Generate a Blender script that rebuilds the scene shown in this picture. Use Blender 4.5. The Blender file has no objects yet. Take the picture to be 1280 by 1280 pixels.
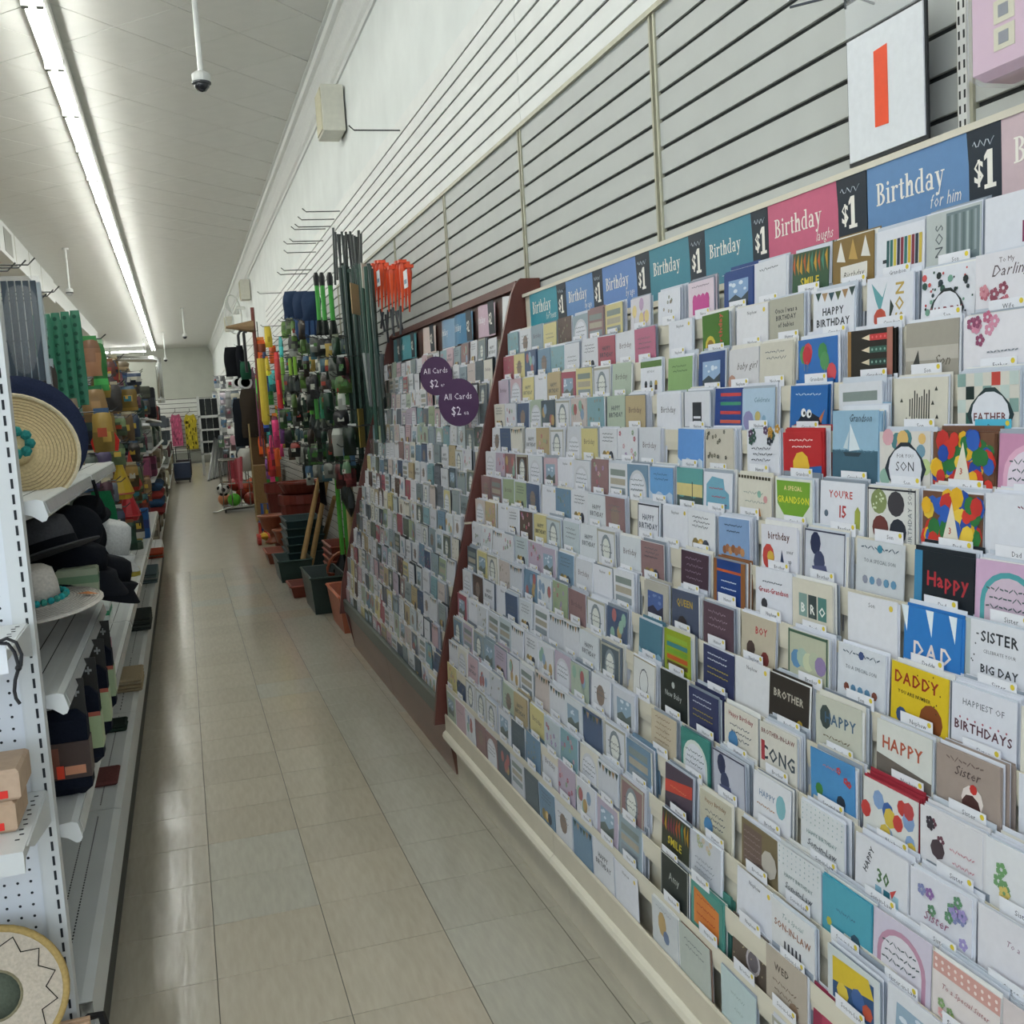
import bpy, math, random
from mathutils import Vector, Matrix
R = random.Random(7)
sc = bpy.context.scene
C = sc.collection

# ------------------------------------------------------------------ camera
FPX, YAW, PITCH, ROLL, HC = 1295.7, 0.30347, 0.10287, -0.06148, 1.4393
FW = Vector((math.sin(YAW)*math.cos(PITCH), math.cos(YAW)*math.cos(PITCH), -math.sin(PITCH)))
_r = Vector((math.cos(YAW), -math.sin(YAW), 0)); _u = _r.cross(FW)
RT = math.cos(ROLL)*_r + math.sin(ROLL)*_u
UP = -math.sin(ROLL)*_r + math.cos(ROLL)*_u
cam = bpy.data.cameras.new('camera'); cam.sensor_width = 36; cam.lens = 36*FPX/1280
cam.clip_start = .05; cam.clip_end = 200
camo = bpy.data.objects.new('camera', cam); C.objects.link(camo)
camo.matrix_world = Matrix(((RT.x, UP.x, -FW.x, 0), (RT.y, UP.y, -FW.y, 0), (RT.z, UP.z, -FW.z, HC), (0, 0, 0, 1)))
sc.camera = camo
def ray(px, py): return FW*FPX + RT*(px-640) - UP*(py-640)
def at(px, py, X=None, Y=None, Z=None):
    """measured photo point -> world point on a known plane of the shop"""
    d = ray(px, py)
    t = X/d.x if X is not None else Y/d.y if Y is not None else (Z-HC)/d.z
    return Vector((0, 0, HC)) + d*t

# ------------------------------------------------------------------ light
w = bpy.data.worlds.new('daylight'); sc.world = w; w.use_nodes = True
bgn = w.node_tree.nodes['Background']; bgn.inputs[0].default_value = (.72, .84, 1, 1); bgn.inputs[1].default_value = 2.6
TUBE_POWER = 30.0
sc.view_settings.view_transform = 'Standard'; sc.view_settings.look = 'None'
sc.view_settings.gamma = 1; sc.view_settings.use_curve_mapping = False
sc.view_settings.exposure = 0.32
sc.cycles.use_denoising = True
sc.cycles.max_bounces = 7; sc.cycles.diffuse_bounces = 4; sc.cycles.transparent_max_bounces = 10
sc.cycles.sample_clamp_indirect = 6
sc.cycles.caustics_reflective = False; sc.cycles.caustics_refractive = False

# ------------------------------------------------------------------ helpers
def lin(c):
    if isinstance(c, str):
        c = tuple(int(c[i:i+2], 16) for i in (0, 2, 4))
    return tuple(((v/255)/12.92 if v/255 <= .04045 else ((v/255+.055)/1.055)**2.4) for v in c)
_mats = {}
def mat(name, col=None, rough=.5, metal=0., var=.06, scale=30., bump=0., coat=0., emit=None, vcol=False, alpha=None, spec=.5, stretch=None):
    if name in _mats: return _mats[name]
    m = bpy.data.materials.new(name); m.use_nodes = True; nt = m.node_tree; N = nt.nodes; L = nt.links
    b = N['Principled BSDF']; b.inputs['Roughness'].default_value = rough; b.inputs['Metallic'].default_value = metal
    b.inputs['Specular IOR Level'].default_value = spec
    if coat: b.inputs['Coat Weight'].default_value = coat; b.inputs['Coat Roughness'].default_value = .12
    if vcol:
        a = N.new('ShaderNodeAttribute'); a.attribute_name = 'Col'; src = a.outputs['Color']
    else:
        rgb = N.new('ShaderNodeRGB'); rgb.outputs[0].default_value = (*lin(col), 1); src = rgb.outputs[0]
    if var or bump:
        tc = N.new('ShaderNodeTexCoord'); nz = N.new('ShaderNodeTexNoise'); nz.inputs['Scale'].default_value = scale; nz.inputs['Detail'].default_value = 4
        vec = tc.outputs['Object']
        if stretch:
            mp = N.new('ShaderNodeMapping'); mp.inputs['Scale'].default_value = stretch; L.new(vec, mp.inputs[0]); vec = mp.outputs[0]
        L.new(vec, nz.inputs['Vector'])
        if var:
            mr = N.new('ShaderNodeMapRange'); mr.inputs[1].default_value = .3; mr.inputs[2].default_value = .7
            mr.inputs[3].default_value = 1-var; mr.inputs[4].default_value = 1+var; L.new(nz.outputs['Fac'], mr.inputs[0])
            vm = N.new('ShaderNodeVectorMath'); vm.operation = 'SCALE'; L.new(src, vm.inputs[0]); L.new(mr.outputs[0], vm.inputs['Scale']); src = vm.outputs[0]
        if bump:
            bp = N.new('ShaderNodeBump'); bp.inputs['Strength'].default_value = bump; bp.inputs['Distance'].default_value = .01
            L.new(nz.outputs['Fac'], bp.inputs['Height']); L.new(bp.outputs[0], b.inputs['Normal'])
    L.new(src, b.inputs['Base Color'])
    if emit:
        b.inputs['Emission Color'].default_value = (*emit[0], 1); b.inputs['Emission Strength'].default_value = emit[1]
    if alpha is not None:
        out = N['Material Output']; tr = N.new('ShaderNodeBsdfTransparent'); mx = N.new('ShaderNodeMixShader'); mx.inputs[0].default_value = alpha
        L.new(tr.outputs[0], mx.inputs[1]); L.new(b.outputs[0], mx.inputs[2]); L.new(mx.outputs[0], out.inputs[0])
    _mats[name] = m
    return m
V_PAPER = mat('printed_card', vcol=True, rough=.42, var=.03, scale=60, spec=.28)
V_MATTE = mat('coloured_matte', vcol=True, rough=.75, var=.08, scale=40, spec=.25)
V_PLAST = mat('coloured_plastic', vcol=True, rough=.38, var=.05, scale=25, spec=.4)
V_FABRIC = mat('coloured_fabric', vcol=True, rough=.95, var=.12, scale=160, bump=.15, spec=.12)
V_METAL = mat('coloured_metal', vcol=True, rough=.35, metal=.85, var=.05)
CLEAR = mat('clear_film', 'f4f8fb', rough=.12, var=0, alpha=.16)
def wmul(c, k): return tuple(max(0, min(255, v*k)) for v in hexrgb(c))
def hexrgb(c): return tuple(int(c[i:i+2], 16) for i in (0, 2, 4)) if isinstance(c, str) else c

class MB:
    """mesh collector with one colour per face"""
    def __init__(s): s.v = []; s.f = []; s.c = []; s.M = None
    def add(s, vs, fs, col='ffffff'):
        o = len(s.v); col = lin(col)
        if s.M is not None: vs = [tuple(s.M @ Vector(p)) for p in vs]
        s.v.extend(vs)
        for f in fs: s.f.append(tuple(i+o for i in f)); s.c.append(col)
        return s
    def box(s, x0, y0, z0, x1, y1, z1, col='ffffff'):
        return s.add([(x0,y0,z0),(x1,y0,z0),(x1,y1,z0),(x0,y1,z0),(x0,y0,z1),(x1,y0,z1),(x1,y1,z1),(x0,y1,z1)],
                     [(0,3,2,1),(4,5,6,7),(0,1,5,4),(1,2,6,5),(2,3,7,6),(3,0,4,7)], col)
    def cbox(s, x, y, z, sx, sy, sz, col='ffffff'): return s.box(x-sx/2, y-sy/2, z-sz/2, x+sx/2, y+sy/2, z+sz/2, col)
    def bevbox(s, x0, y0, z0, x1, y1, z1, b, col='ffffff'):
        pts = lambda d: [(x0+b-d, y0+b-d), (x1-b+d, y0+b-d), (x1-b+d, y1-b+d), (x0+b-d, y1-b+d)]
        rings = [(z0, 0), (z0+b, b), (z1-b, b), (z1, 0)]
        vs = []; 
        for z, d in rings: vs += [(x, y, z) for x, y in pts(d)]
        fs = [(3,2,1,0), (12,13,14,15)]
        for k in range(3):
            for i in range(4): fs.append((k*4+i, k*4+(i+1) % 4, k*4+4+(i+1) % 4, k*4+4+i))
        return s.add(vs, fs, col)
    def prism(s, pts, axis, a, b, col='ffffff'):
        """2-D outline swept along axis from a to b; outline is given in the other two axes in order"""
        n = len(pts); k = 'xyz'.index(axis)
        def P(p, t): q = list(p); q.insert(k, t); return tuple(q)
        vs = [P(p, a) for p in pts]+[P(p, b) for p in pts]
        fs = [tuple(range(n)), tuple(range(2*n-1, n-1, -1))]+[(i, i+n, (i+1) % n+n, (i+1) % n) for i in range(n)]
        return s.add(vs, fs, col)
    def tube(s, path, r, col='ffffff', n=6, closed=False, cap=True):
        path = [Vector(p) for p in path]; m = len(path); vs = []; fs = []
        rr = r if isinstance(r, (list, tuple)) else [r]*m
        nrm = None
        for i, p in enumerate(path):
            if closed: t = path[(i+1) % m]-path[i-1]
            else: t = path[min(i+1, m-1)]-path[max(i-1, 0)]
            t = t.normalized() if t.length > 1e-9 else Vector((0, 0, 1))
            if nrm is None:
                nrm = Vector((0, 0, 1)) if abs(t.z) < .9 else Vector((1, 0, 0))
            nrm = (nrm-t*nrm.dot(t)); nrm = nrm.normalized() if nrm.length > 1e-6 else t.orthogonal().normalized()
            bi = t.cross(nrm)
            for k in range(n):
                a = 2*math.pi*k/n; vs.append(tuple(p+nrm*math.cos(a)*rr[i]+bi*math.sin(a)*rr[i]))
        for i in range(m if closed else m-1):
            j = (i+1) % m
            for k in range(n): fs.append((i*n+k, i*n+(k+1) % n, j*n+(k+1) % n, j*n+k))
        if cap and not closed: fs += [tuple(range(n-1, -1, -1)), tuple(range((m-1)*n, m*n))]
        return s.add(vs, fs, col)
    def lathe(s, prof, c=(0, 0, 0), col='ffffff', n=16, axis='z', sx=1., sy=1., caps=True):
        """prof: [(r, z), ...]"""
        vs = []; fs = []; m = len(prof)
        for r, z in prof:
            for k in range(n):
                a = 2*math.pi*k/n; x, y = r*math.cos(a)*sx, r*math.sin(a)*sy
                p = (x, y, z) if axis == 'z' else (z, x, y) if axis == 'x' else (x, z, y)
                vs.append((c[0]+p[0], c[1]+p[1], c[2]+p[2]))
        for i in range(m-1):
            for k in range(n): fs.append((i*n+k, i*n+(k+1) % n, (i+1)*n+(k+1) % n, (i+1)*n+k))
        if caps and prof[0][0] > 1e-5: fs.append(tuple(range(n-1, -1, -1)))
        if caps and prof[-1][0] > 1e-5: fs.append(tuple(range((m-1)*n, m*n)))
        return s.add(vs, fs, col)
    def ball(s, c, r, col='ffffff', n=12, m=8, sc3=(1, 1, 1)):
        prof = [(max(1e-6, math.sin(math.pi*i/m))*1., -math.cos(math.pi*i/m)) for i in range(m+1)]
        vs = []; fs = []
        for pr, pz in prof:
            for k in range(n):
                a = 2*math.pi*k/n
                vs.append((c[0]+r*pr*math.cos(a)*sc3[0], c[1]+r*pr*math.sin(a)*sc3[1], c[2]+r*pz*sc3[2]))
        for i in range(m):
            for k in range(n): fs.append((i*n+k, i*n+(k+1) % n, (i+1)*n+(k+1) % n, (i+1)*n+k))
        return s.add(vs, fs, col)
    def poly(s, pts, col='ffffff'): return s.add(list(pts), [tuple(range(len(pts)))], col)
    def mesh(s, name, smooth=False):
        me = bpy.data.meshes.new(name); me.from_pydata(s.v, [], s.f)
        ca = me.color_attributes.new('Col', 'FLOAT_COLOR', 'CORNER')
        buf = []
        for f, c in zip(s.f, s.c): buf += [c[0], c[1], c[2], 1.]*len(f)
        ca.data.foreach_set('color', buf)
        if smooth: me.polygons.foreach_set('use_smooth', [True]*len(me.polygons))
        me.update(); return me
    def build(s, name, m, parent=None, loc=(0, 0, 0), rot=None, smooth=False):
        return link(name, s.mesh(name, smooth), m, parent, loc, rot)
def link(name, me, m, parent=None, loc=(0, 0, 0), rot=None):
    if m is not None and not me.materials: me.materials.append(m)
    o = bpy.data.objects.new(name, me); C.objects.link(o); o.location = loc
    if rot: o.rotation_euler = rot
    if parent is not None: o.parent = parent
    if smoothable(me): pass
    return o
def smoothable(me): return False
def tag(o, label=None, cat=None, group=None, kind=None):
    if label: o['label'] = label
    if cat: o['category'] = cat
    if group: o['group'] = group
    if kind: o['kind'] = kind
    return o
def thing(name, label, cat, loc=(0, 0, 0), rot=None, group=None):
    o = bpy.data.objects.new(name, None); C.objects.link(o); o.location = loc; o.empty_display_size = .05
    if rot: o.rotation_euler = rot
    return tag(o, label, cat, group)
def struct(o): o['kind'] = 'structure'; return o
def dup(root, loc, label=None, rot=None):
    r = root.copy(); C.objects.link(r); r.location = loc
    if rot: r.rotation_euler = rot
    if label: r['label'] = label
    for ch in list(root.children):
        c = ch.copy(); C.objects.link(c); c.parent = r
        for g in list(ch.children):
            d = g.copy(); C.objects.link(d); d.parent = c
    return r
ORD = ['zeroth', 'first', 'second', 'third', 'fourth', 'fifth', 'sixth', 'seventh', 'eighth', 'ninth', 'tenth', 'eleventh', 'twelfth', 'thirteenth', 'fourteenth', 'fifteenth', 'sixteenth', 'seventeenth', 'eighteenth', 'nineteenth', 'twentieth', 'twenty-first', 'twenty-second', 'twenty-third', 'twenty-fourth', 'twenty-fifth', 'twenty-sixth', 'twenty-seventh', 'twenty-eighth', 'twenty-ninth', 'thirtieth']

# ---- lettering: glyphs of the built-in face, read once
GL = {}
def load_glyphs():
    chars = "ABCDEFGHIJKLMNOPQRSTUVWXYZabcdefghijklmnopqrstuvwxyz0123456789$&'-!."
    obs = []
    for ch in chars:
        for bold in (0, 1):
            cu = bpy.data.curves.new('glyph', 'FONT'); cu.body = ch; cu.size = 1; cu.resolution_u = 1; cu.offset = .022 if bold else 0
            o = bpy.data.objects.new('glyph', cu); C.objects.link(o); obs.append((ch, bold, o, cu))
    dg = bpy.context.evaluated_depsgraph_get()
    for ch, bold, o, cu in obs:
        me = bpy.data.meshes.new_from_object(o.evaluated_get(dg))
        vs = [(v.co.x, v.co.y) for v in me.vertices]; fs = [tuple(p.vertices) for p in me.polygons]
        GL[ch, bold] = (vs, fs, max([v[0] for v in vs] or [.3]))
        bpy.data.meshes.remove(me)
    for ch, bold, o, cu in obs: bpy.data.objects.remove(o); bpy.data.curves.remove(cu)
load_glyphs()
def text_geo(s, size, bold=0, italic=0., squeeze=1.):
    """-> verts2d, faces, width"""
    x = 0; V = []; F = []
    for ch in s:
        if ch == ' ': x += .3; continue
        g = GL.get((ch, bold))
        if not g: continue
        o = len(V); V += [((x+a+b*italic)*size*squeeze, b*size) for a, b in g[0]]; F += [tuple(i+o for i in f) for f in g[1]]
        x += g[2]+.07
    return V, F, x*size*squeeze
# ---- a condensed slab-serif hand, drawn for the header strips
def _rc(a, b, c, d): return ([(a, b), (c, b), (c, d), (a, d)], [(0, 1, 2, 3)])
def _arc(cx, cy, ro, rio, ri, rii, a0, a1, n=8):
    P = []; F = []
    for i in range(n+1):
        t = math.radians(a0+(a1-a0)*i/n); P += [(cx+ro*math.cos(t), cy+rio*math.sin(t)), (cx+ri*math.cos(t), cy+rii*math.sin(t))]
    for i in range(n): F.append((2*i, 2*i+2, 2*i+3, 2*i+1))
    return P, F
def _ci(cx, cy, r): return ([(cx+r*math.cos(k*.785), cy+r*math.sin(k*.785)) for k in range(8)], [tuple(range(8))])
def _pl(*p): return (list(p), [tuple(range(len(p)))])
SERIF = {
 'B': ([_rc(.06,0,.18,.7), _rc(0,0,.22,.045), _rc(0,.655,.22,.7), _arc(.2,.53,.22,.17,.1,.125,-90,90), _arc(.2,.19,.27,.19,.14,.145,-90,90)], .52),
 'i': ([_rc(.05,0,.16,.48), _rc(0,0,.21,.04), _rc(0,.44,.1,.48), _ci(.1,.62,.065)], .25),
 'r': ([_rc(.05,0,.16,.48), _rc(0,0,.22,.04), _rc(0,.44,.1,.48), _arc(.27,.34,.13,.14,.1,.09,60,170,5), _ci(.32,.42,.055)], .39),
 't': ([_rc(.07,.06,.18,.62), _rc(0,.44,.27,.48), _pl((.07,.08),(.1,0),(.2,-.01),(.28,.05),(.26,.09),(.2,.05),(.18,.08))], .3),
 'h': ([_rc(.05,0,.16,.72), _rc(0,0,.21,.04), _rc(0,.68,.1,.72), _arc(.27,.33,.13,.16,.02,.09,0,180), _rc(.29,0,.4,.36), _rc(.24,0,.45,.04)], .48),
 'd': ([_rc(.29,0,.4,.72), _rc(.22,.68,.3,.72), _rc(.4,0,.46,.04), _arc(.2,.24,.19,.25,.09,.2,60,300,10)], .49),
 'a': ([_rc(.25,0,.36,.36), _rc(.36,0,.42,.04), _arc(.2,.34,.16,.15,.05,.11,0,170), _arc(.17,.14,.15,.15,.06,.1,40,330,9)], .45),
 'y': ([_pl((.04,.48),(.16,.48),(.28,.06),(.2,-.02)), _pl((.36,.48),(.4,.48),(.19,-.2),(.13,-.2)), _rc(0,.44,.2,.48), _rc(.28,.44,.46,.48), _ci(.09,-.17,.055)], .46),
 '1': ([_rc(.1,0,.27,.7), _rc(0,0,.38,.08), _pl((.1,.7),(.0,.6),(.0,.52),(.1,.56))], .42),
 '2': ([_arc(.18,.5,.2,.2,.07,.12,-20,180), _pl((.37,.45),(.25,.5),(.0,.1),(.0,0),(.14,.08)), _rc(0,0,.4,.11)], .44)}
def serif_geo(s, size, squeeze=1., italic=0.):
    x = 0; V = []; F = []
    for ch in s:
        if ch not in SERIF: x += .25; continue
        parts, adv = SERIF[ch]
        for kk, (vs, fs) in enumerate(parts):
            o = len(V); V += [((x+a+b*italic)*size*squeeze, b*size, kk*.00005) for a, b in vs]; F += [tuple(i+o for i in f) for f in fs]
        x += adv+.02
    return V, F, x*size*squeeze

# ================================================================== the setting
CEIL, WX, YB, YF, XL = 4.30, 1.38, 41.0, -3.0, -9.0
M_WALL = mat('white_plaster', 'e3e7e4', rough=.8, var=.05, scale=3, bump=.1)
M_CEIL = mat('ceiling_paint', 'd9d9d4', rough=.5, var=.025, scale=6, bump=.06)
M_CROWN = mat('crown_paint', 'dcdedb', rough=.5, var=.03)
M_GREYSLAT = mat('grey_slat', 'b9bcb8', rough=.5, var=.03, scale=8)
M_WHITESLAT = mat('white_slat', 'e4e6e2', rough=.5, var=.03, scale=8)
M_GROOVE = mat('dark_groove', '2c2e2d', rough=.8, var=0)
M_DIV = mat('divider_metal', 'a9a792', rough=.4, metal=.2, var=.08)
M_CREAM = mat('cream_plastic', 'd8d2c0', rough=.4, var=.03, scale=10)
M_BEIGE = mat('beige_laminate', 'c9c1ae', rough=.45, var=.04, scale=14)
M_BROWN = mat('brown_wood', '55291f', rough=.4, var=.2, scale=14, stretch=(1, 1, .12), bump=.03)
M_BROWN2 = mat('brown_kick', '6b4a3c', rough=.4, var=.15, scale=14, stretch=(1, .1, 1))
M_DGREEN = mat('dark_lip', '39423c', rough=.4, var=.06)
def tile_mat(name, col):
    m = mat(name, col, rough=.14, var=.07, scale=9, stretch=(6, 1, 1), bump=.05)
    nt = m.node_tree; b = nt.nodes['Principled BSDF']; oi = nt.nodes.new('ShaderNodeObjectInfo'); mr = nt.nodes.new('ShaderNodeMapRange')
    mr.inputs[3].default_value = .96; mr.inputs[4].default_value = 1.03; nt.links.new(oi.outputs['Random'], mr.inputs[0])
    vm = nt.nodes.new('ShaderNodeVectorMath'); vm.operation = 'SCALE'; lk = b.inputs['Base Color'].links[0]; s = lk.from_socket
    nt.links.new(s, vm.inputs[0]); nt.links.new(mr.outputs[0], vm.inputs['Scale']); nt.links.new(vm.outputs[0], b.inputs['Base Color'])
    return m
M_TILE = tile_mat('beige_floor_tile', 'aba291'); M_TILE2 = tile_mat('greenish_floor_tile', 'a9a598')
M_FLOOR = mat('floor_base', '4a463c', rough=.6)
M_FARFLOOR = mat('far_floor', 'a89f8e', rough=.22, var=.03, scale=3, stretch=(3, 1, 1))

fl = struct(MB().box(XL, YF, -.12, 1.42, YB, -.003).build('floor', M_FLOOR)); fl['label'] = 'worn beige and grey-green vinyl tile floor of the shop aisle'
TX, TY, TP = -.0354, 2.7012, .3048
tme = [MB().bevbox(-TP/2+.0011, -TP/2+.0011, -.003, TP/2-.0011, TP/2-.0011, 0, .0006).mesh('tile') for _ in (0, 1)]
tme[0].materials.append(M_TILE); tme[1].materials.append(M_TILE2)
for i in range(-1, 4):
    for j in range(-3, 26):
        g = 1 if i >= 2 else (1 if R.random() < .12 and i >= 0 else 0)
        if (i >= 2 and R.random() < .08): g = 0
        o = bpy.data.objects.new('tile', tme[g]); C.objects.link(o); o.parent = fl; o.location = (TX+(i+.5)*TP, TY+(j+.5)*TP, 0)
y1 = TY+26*TP
MB().box(XL, y1+.001, -.003, 1.4, YB, 0).box(XL, YF, -.003, TX-TP-.001, y1, 0).box(TX+4*TP+.001, YF, -.003, 1.4, y1, 0).box(TX-TP, YF, -.003, TX+4*TP, TY-3*TP-.001, 0).build('floor_surface', M_FARFLOOR, fl)
ce = struct(MB().box(XL, YF, CEIL+.006, 1.42, YB, CEIL+.15).build('ceiling', M_CEIL)); ce['label'] = 'painted ceiling of square tiles laid diagonally'
cs = .61; a = cs/2-.003; cme = MB().prism([(-a, -a), (a, -a), (a, a), (-a, a)], 'z', CEIL, CEIL+.006).mesh('ceiling_tile'); cme.materials.append(M_CEIL)
dd = cs*math.sqrt(.5)   # half diagonal
n = 0
for i in range(-8, 8):
    for j in range(0, 60):
        x = -.62+i*dd; y = 5.6+j*dd
        if (i+j) % 2 or not (-3.0 < x < 1.25) or y > 17.5: continue
        o = bpy.data.objects.new('ceiling_tile', cme); C.objects.link(o); o.parent = ce; o.location = (x, y, 0); o.rotation_euler = (0, 0, math.pi/4); n += 1
# right wall, with its crown
wr = struct(MB().box(WX+.02, YF, 0, 1.6, YB, CEIL+.1).build('wall_right', M_WALL)); wr['label'] = 'white painted wall above the slatted display panels'
crown = [(1.42, 3.99), (1.385, 3.99), (1.385, 4.03), (1.365, 4.05), (1.365, 4.09), (1.34, 4.16), (1.315, 4.2), (1.315, 4.235), (1.285, 4.25), (1.275, 4.29), (1.25, 4.29), (1.25, 4.3), (1.42, 4.3)]
struct(MB().prism(crown, 'y', YF, YB).build('trim_1', M_CROWN))['label'] = 'stepped white crown moulding along the ceiling edge'
struct(MB().box(XL-.2, YF, 0, XL, YB, CEIL+.1).build('wall_left', M_WALL))['label'] = 'far white side wall of the shop'
wb = struct(MB().box(XL, YB, 0, 1.6, YB+.2, CEIL+.1).build('wall_back', mat('back_wall_paint', 'c6c9bf', rough=.8, var=.04, scale=3))); wb['label'] = 'pale wall at the far end of the aisle'
me = MB().box(-2.5, YB-.03, 0, 1.35, YB-.001, .145).mesh('slat'); me.materials.append(M_WHITESLAT)
MB().box(-2.5, YB-.012, .3, 1.35, YB-.001, 2.42).build('slat_backing', M_GROOVE, wb)
for k in range(13):
    o = bpy.data.objects.new('slat', me); C.objects.link(o); o.parent = wb; o.location = (0, 0, .3+k*.163)
struct(MB().box(-1.6, YB-.7, .08, 1.0, YB-.03, .4).box(-1.6, YB-.64, 0, 1.0, YB-.03, .08).build('trim_4', mat('grey_plinth', '8a8d86', rough=.5)))['label'] = 'low grey plinth along the back wall'
# shop front behind the camera: piers, sill, head and mullions with open daylight between them
wf = MB().box(XL, YF-.2, 0, 1.6, YF, .5).box(XL, YF-.2, 3.3, 1.6, YF, CEIL+.1)
for x in (-9, -6.4, -3.8, -1.2, 1.3): wf.box(x, YF-.2, .5, x+.2, YF, 3.3)
struct(wf.build('wall_front', M_WALL))['label'] = 'shop front wall with tall display windows'

# slatted panels on the right wall
DIVY = [.36, 1.557, 2.787, 4.0, 5.23, 6.51, 7.73, 8.95]
slat_h = .0762-.009
def slat_panel(y0, y1, z0, ng, top, m, face=WX):
    """panel with grooves at z0+k*.0762; returns panel object"""
    p = MB().box(face+.008, y0, z0-.1, WX+.03, y1, top).build('slat_panel', M_GROOVE, wr)
    me = MB().prism([(face, .0062), (face+.001, .0052), (face+.0085, .0052), (face+.0085, .071), (face+.001, .071), (face, .07)], 'y', y0, y1).mesh('slat'); me.materials.append(m)
    for k in range(ng):
        o = bpy.data.objects.new('slat', me); C.objects.link(o); o.parent = p; o.location = (0, 0, z0+k*.0762)
    return p
for a, b in zip(DIVY[:-1], DIVY[1:]):
    lo = 1.7585 if b < 6.6 else .14
    ng = int(round((2.4446-lo)/.0762))
    slat_panel(a+.018, b-.018, 2.4446-ng*.0762, ng+0, 2.516, M_GREYSLAT)
    MB().box(WX, a+.018, 2.4491, WX+.0085, b-.018, 2.516).build('slat', M_GREYSLAT, wr)
for y in DIVY:
    t = MB().box(WX-.006, y-.019, .9, WX+.02, y-.009, 2.516).box(WX-.006, y+.009, .9, WX+.02, y+.019, 2.516).box(WX+.004, y-.009, .9, WX+.02, y+.009, 2.516)
    t.build('wall_divider', M_DIV, wr)
# white slotted standard between the two nearest panels
std = MB().box(WX-.012, 1.546, 1.6, WX+.004, 1.568, 2.55)
st = std.build('slotted_standard', mat('white_enamel', 'e6e6e2', rough=.35, var=.02), wr)
sl = MB()
for k in range(34):
    z = 1.7+k*.0254
    for y in (1.5505, 1.5625): sl.box(WX-.0126, y-.002, z, WX-.0118, y+.002, z+.014)
sl.build('slots', M_GROOVE, st)
MB().box(WX-.012, .36, 2.516, WX+.01, 8.95, 2.532).build('panel_top_rail', M_DIV, wr)
# upper white slatted band
UY = [-.9, 1.54, 3.98, 6.42, 8.86, 11.3, 13.74, 16.18]
for a, b in zip(UY[:-1], UY[1:]):
    p = slat_panel(a+.001, b-.001, 2.593, 6, 3.14, M_WHITESLAT)
    MB().box(WX, a+.001, 2.533, WX+.0085, b-.001, 2.5885).build('slat', M_WHITESLAT, wr)
    MB().box(WX, a+.001, 2.593+6*.0762+.0045, WX+.0085, b-.001, 3.14).build('slat', M_WHITESLAT, wr)
for a, b in ((8.95, 12), (12, 15.1), (15.1, 18.2)):
    slat_panel(a+.02, b-.001, 1.0-12*.0762, 32, 2.53, M_GREYSLAT)
for a, b in ((18.2, 22), (22, 26), (26, 30), (30, 35), (35, 41)):
    p = MB().box(WX+.006, a, .2, WX+.03, b, 3.1).build('slat_panel', M_GROOVE, wr)
    me = MB().box(WX, a, 0, WX+.0085, b-.02, .14).mesh('slat'); me.materials.append(M_WHITESLAT)
    for k in range(19):
        o = bpy.data.objects.new('slat', me); C.objects.link(o); o.parent = p; o.location = (0, 0, .22+k*.152)
# wall speakers under the crown
for i, (px, py, nm) in enumerate(((403, 140, 'nearest'), (301, 367, 'second'), (283, 424, 'third'))):
    q = at(px, py, X=1.22)
    t = thing('wall_speaker', 'cream box speaker on the wall under the crown, %s along the aisle' % nm, 'speaker', (1.22, q.y, 3.56), group='cream box speakers under the crown')
    MB().bevbox(0, 0, 0, .165, .32, .34, .006, 'd2d0c2').build('body', V_PLAST, t)
    MB().box(-.006, .02, .02, 0, .3, .32, 'bdb9a0').build('grille', V_MATTE, t)

# ------------------------------------------------------------------ fluorescent strip
M_TUBE = mat('lit_tube', 'ffffff', rough=.4, var=0, emit=((.985, 1., .95), TUBE_POWER))
M_FIX = mat('white_fixture', 'e9ebe6', rough=.4, var=.02)
LX, LZ = -.645, 4.12
def make_fixture(lx, label, grp):
    t = thing('fluorescent_light', label, 'light', group=grp)
    MB().prism([(-.078, .07), (-.06, .042), (.06, .042), (.078, .07), (.07, .175), (-.07, .175)], 'y', -.605, .605).build('channel', M_FIX, t)
    me = MB().lathe([(.013, -.585), (.013, .585)], (0, 0, 0), n=8, axis='y').mesh('tube', True); me.materials.append(M_TUBE)
    for x in (-.044, .044):
        link('tube', me, None, t, (x, 0, .018))
    sme = MB().box(-.022, -.012, -.022, .022, .012, .05).mesh('socket'); sme.materials.append(mat('grey_socket', '8f918c', rough=.5, var=.03))
    for x in (-.044, .044):
        for y in (-.594, .594): link('socket', sme, None, t, (x, y, 0))
    return t
fx0 = make_fixture(LX, 'white fluorescent batten in the long bright strip along the ceiling', 'fluorescent battens of the ceiling strip')
fx0.location = (LX, -1.8, LZ)
fx0['label'] = 'white fluorescent batten of the long strip, nearer than the photo shows'
for k in range(1, 34):
    q = k-6
    dup(fx0, (LX, -1.8+k*1.219, LZ), 'white fluorescent batten, %s one along the bright ceiling strip from the top edge' % ORD[q] if q > 0 else None)
fx2 = make_fixture(0, 'white fluorescent batten over a neighbouring aisle', 'fluorescent battens over other aisles')
first = True
for x in (-4.0, -7.2):
    for k in range(0, 34, 2):
        if first: fx2.location = (x, -1.8, LZ); first = False
        else: dup(fx2, (x, -1.8+k*1.219, LZ))

# ================================================================== card racks
def lipz(i): return .272 if i == 15 else 1.621-.0886*i
def lipx(i): return .8845 if i == 15 else .893 if i == 14 else .879+(lipz(i)-.374)*.272
NT = 16
def prof_x(z): return .879+(z-.374)*.272
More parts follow.
